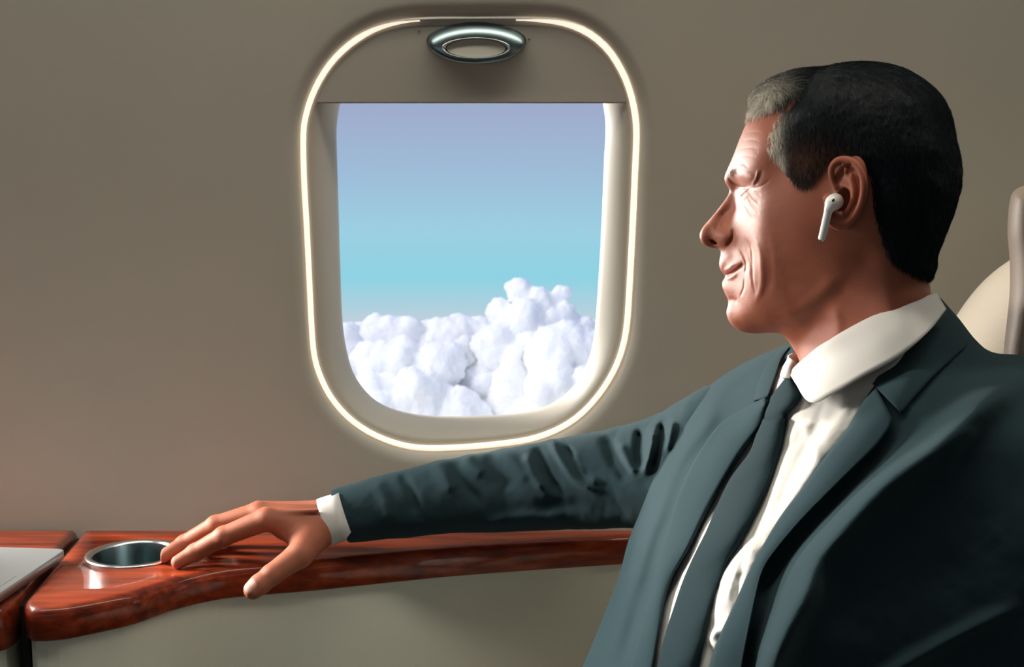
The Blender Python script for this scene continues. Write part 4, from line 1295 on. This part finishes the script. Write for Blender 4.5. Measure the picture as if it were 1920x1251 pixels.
# distance field of the bare skull (without ears)
F0 = (la[None, None, :] ** 2 - np.where(H0 > 0, h0 * h0, H0)[:, :, None]) / gnd if False else None
g = np.gradient(H0, VX)
F0 = ((la[None, None, :] ** 2 - H0[:, :, None]) / np.sqrt((g[0] ** 2 + g[1] ** 2)[:, :, None] + (2 * la[None, None, :]) ** 2 + .3)).astype(np.float32)
Fh = F0 - TT[:, :, None]
Fh = np.concatenate([Fh[:, :, :0:-1], Fh], 2); Fh[0], Fh[-1], Fh[:, 0], Fh[:, -1] = 1, 1, 1, 1
cv, cq = surface_nets(Fh); del Fh
cf, cvv, cl = fa[0] + cv[:, 0] * VX, va[0] + cv[:, 1] * VX, lfull[0] + cv[:, 2] * VX
keep = (tfun(cf, cvv) > -.25)
capV = toworld(cf, cl, cvv); kq = keep[cq].all(1); cq = cq[kq]
used = np.unique(cq); remap = np.full(len(capV), -1); remap[used] = np.arange(len(used)); cq = remap[cq]
capV, cf, cvv, cl = capV[used], cf[used], cvv[used], cl[used]
def pigment(f, v, rnd, l=None):
    """hair colour: real grey, paled for the sun on it, at the front and temples, brownish where cropped short above the ear, dark elsewhere"""
    gz = [((1436, 188), 1.5, 1.3), ((1450, 262), .85, 2.8), ((1462, 305), .5, 1.2), ((1418, 200), 1.3, 1.4)]
    g_ = np.zeros(len(f))
    for (x, y), a, b in gz:
        q = feat([(x, y)])[0]; g_ = np.maximum(g_, np.exp(-((f - q[0]) / a) ** 2 - ((v - q[1]) / b) ** 2))
    q = feat([(1515, 295)])[0]; b_ = np.exp(-((f - q[0]) / 2.6) ** 2 - ((v - q[1]) / 1.5) ** 2)
    g_ = np.clip(g_ * 1.08 + (rnd - .5) * .7 * g_, 0, 1)[:, None]; b_ = b_[:, None] * .9
    c = DARK * (1 - b_) + BROWN * b_
    return c * (1 - g_) + SUN_GREY * g_
capC = pigment(cf, cvv, np.full(len(cf), .35)) * .55
capC *= np.clip(.8 + .5 * fbm(cf * 6, cvv * 2, 5, 2), .4, 1.3)[:, None]
# locks
nS = 30000
F0f = np.concatenate([F0[:, :, :0:-1], F0], 2)
G = None
def samp(p):
    i = (p[:, 0] - fa[0]) / VX; j = (p[:, 1] - va[0]) / VX; k = (p[:, 2] - lfull[0]) / VX
    i0 = np.clip(i.astype(int), 1, len(fa) - 3); j0 = np.clip(j.astype(int), 1, len(va) - 3); k0 = np.clip(k.astype(int), 1, len(lfull) - 3)
    a, b, c = np.clip(i - i0, 0, 1), np.clip(j - j0, 0, 1), np.clip(k - k0, 0, 1); f = 0
    for di in (0, 1):
        for dj in (0, 1):
            for dk in (0, 1):
                f = f + F0f[i0 + di, j0 + dj, k0 + dk] * (a if di else 1 - a) * (b if dj else 1 - b) * (c if dk else 1 - c)
    return f
def sgrad(p, e=.15):
    g_ = np.stack([samp(p + np.eye(3)[k] * e) - samp(p - np.eye(3)[k] * e) for k in range(3)], 1)
    return g_ / (np.linalg.norm(g_, axis=1)[:, None] + 1e-9)
pick = RNG.integers(0, len(cf), 150000)
f_, v_, l_ = cf[pick], cvv[pick], cl[pick]
tt = tfun(f_, v_)
near = np.exp(-np.clip(tt, 0, 1) / .22)                     # denser close to the hairline
gzq = feat([(1445, 215)])[0]; near += 1.6 * np.exp(-((f_ - gzq[0]) / 2.6) ** 2 - ((v_ - gzq[1]) / 4.5) ** 2)
gz2 = feat([(1445, 250)])[0]; tz = np.exp(-((f_ - gz2[0]) / 1.5) ** 2 - ((v_ - gz2[1]) / 4.0) ** 2)
ok = ((tt > -.06) | ((tt > -.06 - .13 * tz) & (RNG.random(len(tt)) < .35))) & (RNG.random(len(tt)) < .16 + .75 * near) & (l_ > -2.5)
p = np.stack([f_, v_, l_], 1)[ok][:nS]; n0 = len(p)
tl = np.clip(tfun(p[:, 0], p[:, 1]), .03, .9)
gr = sgrad(p); top = np.clip((p[:, 1] - 6.5) / 3, 0, 1) * np.clip(1 - np.abs(p[:, 2]) / 6.5, 0, 1)
front = np.clip((p[:, 0] - 5.0) / 2, 0, 1) * np.clip((p[:, 1] - 5.5) / 1.5, 0, 1)
dirv = np.stack([-.35 - .9 * top + .0 * front, -1.0 + .9 * top, .12 * np.sign(p[:, 2])], 1)
dirv += np.where(front[:, None] > .3, np.array([[1.25, .55, .30]]) * front[:, None], 0)
dirv += RNG.normal(0, .22, dirv.shape) * (1 + 1.2 * front[:, None])
length = np.where(top > .3, 2.2, .55 + 1.0 * tl) * RNG.uniform(.7, 1.2, n0)
length = np.where(front > .3, 1.05 * RNG.uniform(.6, 1.3, n0), length)
K = 7
h_end = tl + np.abs(RNG.normal(.03, .06, n0))
cur = p - gr * samp(p)[:, None]
pts = [cur.copy()]
for s in range(1, K):
    n_g = sgrad(cur)
    t_ = dirv - n_g * (dirv * n_g).sum(1)[:, None]; t_ /= np.linalg.norm(t_, axis=1)[:, None] + 1e-9
    cur = cur + t_ * (length / (K - 1))[:, None]
    hh_ = np.clip(h_end * min(1.0, s / 3.0) + .03, 0.01, 1.1)
    n_g = sgrad(cur); cur = cur + n_g * (hh_ - samp(cur))[:, None]
    dirv = dirv + RNG.normal(0, .10, dirv.shape) + np.array([0, -.10, 0])
    pts.append(cur.copy())
pts = np.stack(pts, 1)                                       # n,K,3 in f,v,l
Wp = toworld(pts[..., 0], pts[..., 2], pts[..., 1])
rad = RNG.uniform(.00008, .00019, n0)[:, None] * np.linspace(1, .25, K)[None]
def ribbons(Wp, rad):
    n, K, _ = Wp.shape
    T = np.gradient(Wp, axis=1); T /= np.linalg.norm(T, axis=2)[..., None] + 1e-12
    A = np.cross(T, np.array([.3, .5, .8])); A /= np.linalg.norm(A, axis=2)[..., None] + 1e-12; B = np.cross(T, A)
    Vs = []
    for k in range(3):
        a = 2 * math.pi * k / 3; Vs.append(Wp + rad[..., None] * (math.cos(a) * A + math.sin(a) * B))
    V = np.stack(Vs, 2).reshape(-1, 3)                       # n,K,3corner
    base = (np.arange(n) * K * 3)[:, None, None] + (np.arange(K - 1) * 3)[None, :, None]
    c = np.arange(3)[None, None]; c2 = (c + 1) % 3
    Q = np.stack([base + c, base + c2, base + 3 + c2, base + 3 + c], -1).reshape(-1, 4)
    return V, Q
sVv, sQq = ribbons(Wp, rad)
_rn = RNG.random(n0); sC = np.repeat(pigment(p[:, 0], p[:, 1], _rn) * np.where(_rn < .3, .25, 1.1)[:, None], K * 3, 0)
m = Mat('hair'); m.link(m.attr('pigment'), m.b.inputs['Base Color']); m.set(Roughness=.6, Specular_IOR_Level=.12); M_HAIR = m.m
V, Q, C = add_mesh([(capV, cq, capC), (sVv, sQq, sC)])
me = mesh_np('hair', V, Q); set_color(me, 'pigment', C); link('hair', me, M_HAIR, person)

# eyebrow of the visible side and its twin
nb_ = 520
ctr = feat([(1368, 326), (1378, 319), (1392, 320), (1406, 328), (1412, 336)])
sp_ = spline(ctr, 40); ii = RNG.integers(0, 40, nb_)
q0 = sp_[ii] + RNG.normal(0, .14, (nb_, 2))
lb_ = np.array([h0[np.clip(int((a - fa[0]) / VX), 0, len(fa) - 1), np.clip(int((b - va[0]) / VX), 0, len(va) - 1)] for a, b in q0])
pb = np.column_stack([q0, lb_ + .03])
dv = np.column_stack([RNG.normal(-.25, .3, nb_) + .5 * (ii < 12), RNG.normal(-.3, .3, nb_), RNG.normal(.5, .25, nb_)])
pts = []; cur = pb - sgrad(pb) * samp(pb)[:, None] * .9
for s in range(5):
    pts.append(cur.copy()); n_g = sgrad(cur); t_ = dv - .7 * n_g * (dv * n_g).sum(1)[:, None]; t_ /= np.linalg.norm(t_, axis=1)[:, None]
    cur = cur + t_ * .085 + n_g * .014; dv[:, 1] -= .1
pts = np.stack(pts, 1)
for sgn in (1, -1):
    Wb = toworld(pts[..., 0], pts[..., 2] * sgn, pts[..., 1])
    V, Q = ribbons(Wb, np.full((len(Wb), 1), .0001) * np.linspace(1, .3, 5)[None])
    cb_ = np.repeat(np.where(RNG.random(len(Wb))[:, None] < .8, np.array([[.34, .26, .21]]), np.array([[.20, .14, .11]])), 15, 0)
    me = mesh_np('eyebrow', V, Q); set_color(me, 'pigment', cb_); link('eyebrow', me, M_HAIR, person)

# ------------------------------------------------------------------ wireless earbud
m = Mat('white_gloss_plastic'); m.set(Base_Color=(.86, .85, .82, 1), Roughness=.22, Specular_IOR_Level=.5, Coat_Weight=.3); M_BUD = m.m
E3 = lambda px, py, l: toworld(*[np.array(a) for a in (loc(px, py, l)[0], l, loc(px, py, l)[1])])
b0, b1, b2, b3 = E3(1566, 378, 7.75), E3(1561, 381, 8.15), E3(1554, 392, 8.25), E3(1540.5, 450, 8.05)
def bud_fn(X):
    d = np.sqrt(((X - b0) ** 2).sum(-1)) - .0066
    d = smin(d, np.sqrt(((X - b1) ** 2).sum(-1)) - .0056, .003)
    d = smin(d, cone(X, b1, b2, .0044, .0034), .003)
    d = smin(d, cone(X, b2, b3, .0033, .0030), .001)
    ax = (b3 - b2) / np.linalg.norm(b3 - b2)
    return smax(d, (X - b3) @ ax, .0008)
al = np.array([b0, b1, b2, b3]); V, Q = vox(al.min(0) - .012, al.max(0) + .012, .00055, bud_fn)
bud = joined('earbud', [(V, orient(V, Q))], M_BUD, None)
tag(bud, "white wireless earbud with a short stem in the man's ear", 'earbud')
ax = (b3 - b2) / np.linalg.norm(b3 - b2)
c = b3 + ax * .0001; V, F = tube([c - ax * .001, c + ax * .0005], .0024, 20); link('tip', pydata('tip', V, F), M_STEEL, bud)
nrm = (CAM - b1) / np.linalg.norm(CAM - b1); s0 = E3(1563.5, 368.5, 8.45)
# small black sensor window on the bulb
s0 = b1 + nrm * .0056 + np.array([.0004, 0, .0020]); up_ = (b1 - b2) / np.linalg.norm(b1 - b2) ; up_ = up_ - nrm * (up_ @ nrm); up_ /= np.linalg.norm(up_); sdv = np.cross(up_, nrm)
th_ = np.linspace(0, 2 * math.pi, 20, endpoint=False)
r0 = [s0 - nrm * .0010 + up_ * .0016 * math.cos(a) + sdv * .0008 * math.sin(a) for a in th_]; r1 = [q + nrm * .0012 for q in r0]
V = r0 + r1; F = [tuple(range(20))[::-1], tuple(range(20, 40))] + [(i, (i + 1) % 20, 20 + (i + 1) % 20, 20 + i) for i in range(20)]
link('sensor', pydata('sensor', V, F), M_GAP, bud, smooth=False)

# ------------------------------------------------------------------ seat
m = Mat('cream_leather'); v = m.coords(); m.set(Base_Color=(.74, .67, .56, 1), Roughness=.5, Specular_IOR_Level=.35)
m.bump(m.noise(v, 420, 4), .3, .0008); M_SEAT = m.m
seat = empty('cabin_seat', (.62, 1.12, .0)); tag(seat, 'cream leather cabin seat behind the man, with a side wing on its backrest', 'seat')
def vol2(x0, x1, y0, y1, step, front, poly, R, tm, d0, d1, ds=.004, n=160):
    ax, ay, ad = np.arange(x0, x1, step), np.arange(y0, y1, step), np.arange(d0, d1, ds)
    A, B = np.meshgrid(ax, ay, indexing='ij'); pl = spline(np.array(poly, float), n, True)
    s_, _ = seg_dist(A, B, pl, True); s_ = np.where(in_poly(A, B, pl), s_, -s_)
    q = np.clip(1 - s_ / R, -.2, 1.6); q = np.where(q > 0, q, 0)
    T = tm * tm * (1 - q ** 2); mid = front(A, B) + tm
    F = (ad[None, None] - mid[:, :, None]) ** 2 - T[:, :, None]; F /= 2 * np.abs(ad[None, None] - mid[:, :, None]) + .02
    F[0], F[-1], F[:, 0], F[:, -1], F[:, :, 0], F[:, :, -1] = 1, 1, 1, 1, 1, 1
    V, Q = surface_nets(F); V = P(x0 + V[:, 0] * step, y0 + V[:, 1] * step, d0 + V[:, 2] * ds)
    return V, orient(V, Q)
bV_, bQ_ = vol2(1600, 2460, 380, 1560, 5, lambda a, b: 1.25 + 0 * a, [(1690,800),(1738,690),(1790,597),(1838,533),(1893,488),(1960,455),(2080,440),(2230,470),(2330,600),(2390,1000),(2400,1500),(1720,1500),(1680,1100)], 170, .085, 1.2, 1.46)
joined('backrest', [(bV_, bQ_)], M_SEAT, seat)
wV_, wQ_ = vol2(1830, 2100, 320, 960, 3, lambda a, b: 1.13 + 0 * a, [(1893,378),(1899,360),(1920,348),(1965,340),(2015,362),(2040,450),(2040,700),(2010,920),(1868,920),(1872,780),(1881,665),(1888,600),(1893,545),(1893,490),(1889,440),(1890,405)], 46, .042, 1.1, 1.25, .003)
m = Mat('shaded_cream_leather'); v = m.coords(); m.set(Base_Color=(.26, .21, .17, 1), Roughness=.5, Specular_IOR_Level=.35); m.bump(m.noise(v, 420, 4), .3, .0008); M_SEAT_SHADED = m.m  # the seat's leather darkened, the wing's shade put into its colour
joined('wing', [(wV_, wQ_)], M_SEAT_SHADED, seat)
def seat_box(name, x0, x1, y0, y1, z0, z1, mat, bev):
    box(name, x0, x1, y0, y1, z0, z1, mat, seat, bev)
seat_box('seat_cushion', .02, .62, .84, 1.40, .34, .48, M_SEAT, .05)
seat_box('base', .15, .55, .95, 1.30, .0, .34, M_GAP, .01)

V, Q, C = add_mesh(person_parts)
me = mesh_np('person', V, Q); set_color(me, 'pigment', C)

body = link('body', me, M_SKIN, person)

KEY, FILL, WASH, SUN = 10.5, 2.4, 14.5, 12.0
# ------------------------------------------------------------------ light
W = bpy.data.worlds.new('sky'); SC.world = W; W.use_nodes = True
nt = W.node_tree; bg = nt.nodes['Background']
tc_ = nt.nodes.new('ShaderNodeTexCoord'); sp = nt.nodes.new('ShaderNodeSeparateXYZ'); nt.links.new(tc_.outputs['Generated'], sp.inputs[0])
mr = nt.nodes.new('ShaderNodeMapRange'); mr.inputs['From Min'].default_value = -.30; mr.inputs['From Max'].default_value = .10
nt.links.new(sp.outputs['Z'], mr.inputs['Value'])
rp = nt.nodes.new('ShaderNodeValToRGB'); e = rp.color_ramp.elements
def zof(py): r = ray(880, py); r = r / np.linalg.norm(r); return (r[2] + .30) / .40
stops = [(0.02, (248, 247, 248)), (.35, (240, 241, 246)), (zof(600), (196, 214, 226)), (zof(575), (178, 214, 228)), (zof(520), (146, 216, 233)), (zof(430), (160, 212, 232)), (zof(330), (162, 194, 222)), (zof(195), (163, 175, 208)), (.95, (150, 165, 205))]
while len(e) < len(stops): e.new(.5)
for i, (p, c) in enumerate(stops): e[i].position = p; e[i].color = srgb(*c)
nt.links.new(mr.outputs[0], rp.inputs[0]); nt.links.new(rp.outputs[0], bg.inputs[0]); bg.inputs[1].default_value = 1.0

def area(name, loc, aim, sx, sy, power, col, spread=180):
    l = bpy.data.lights.new(name, 'AREA'); l.shape = 'RECTANGLE'; l.size = sx; l.size_y = sy; l.energy = power; l.color = col; l.spread = math.radians(spread)
    o = bpy.data.objects.new(name, l); COL.objects.link(o); o.location = loc
    o.rotation_euler = (Vector(aim) - Vector(loc)).to_track_quat('-Z', 'Y').to_euler(); return o
# the low sun outside, beyond the wall, reaching the man through window_1
area('low_sun', (-.99, 2.68, 1.25), (.17, 1.07, 1.10), .45, .45, SUN, (1.0, .93, .86), 60)
# daylight entering by the window ahead of the seat (its opening is left of the frame)
area('window_daylight', (WC[0] + WINX[1], WALLY - .006, WC[1]), (-.25, 1.25, .74), .34, .44, KEY, (1.0, .94, .88), 56)
# daylight from the windows across the cabin, and an added overhead lamp to brighten the wall
area('cabin_daylight', (-.3, -.66, 1.25), (0, 1.5, 1.15), 3.6, .45, FILL, (.86, .96, 1.0))
area('added_wall_wash', (0.25, .98, 1.93), (.20, 1.5, .8), 2.6, .12, WASH, (1.0, .95, .83))

sl = bpy.data.lights.new('sun', 'SUN'); sl.energy = 2.6; sl.angle = .6; sl.color = (1.0, .96, .90)
so_ = bpy.data.objects.new('sun', sl); COL.objects.link(so_); so_.location = (0, 0, 30)
so_.rotation_euler = Vector((.60, .40, -.62)).to_track_quat('-Z', 'Y').to_euler()
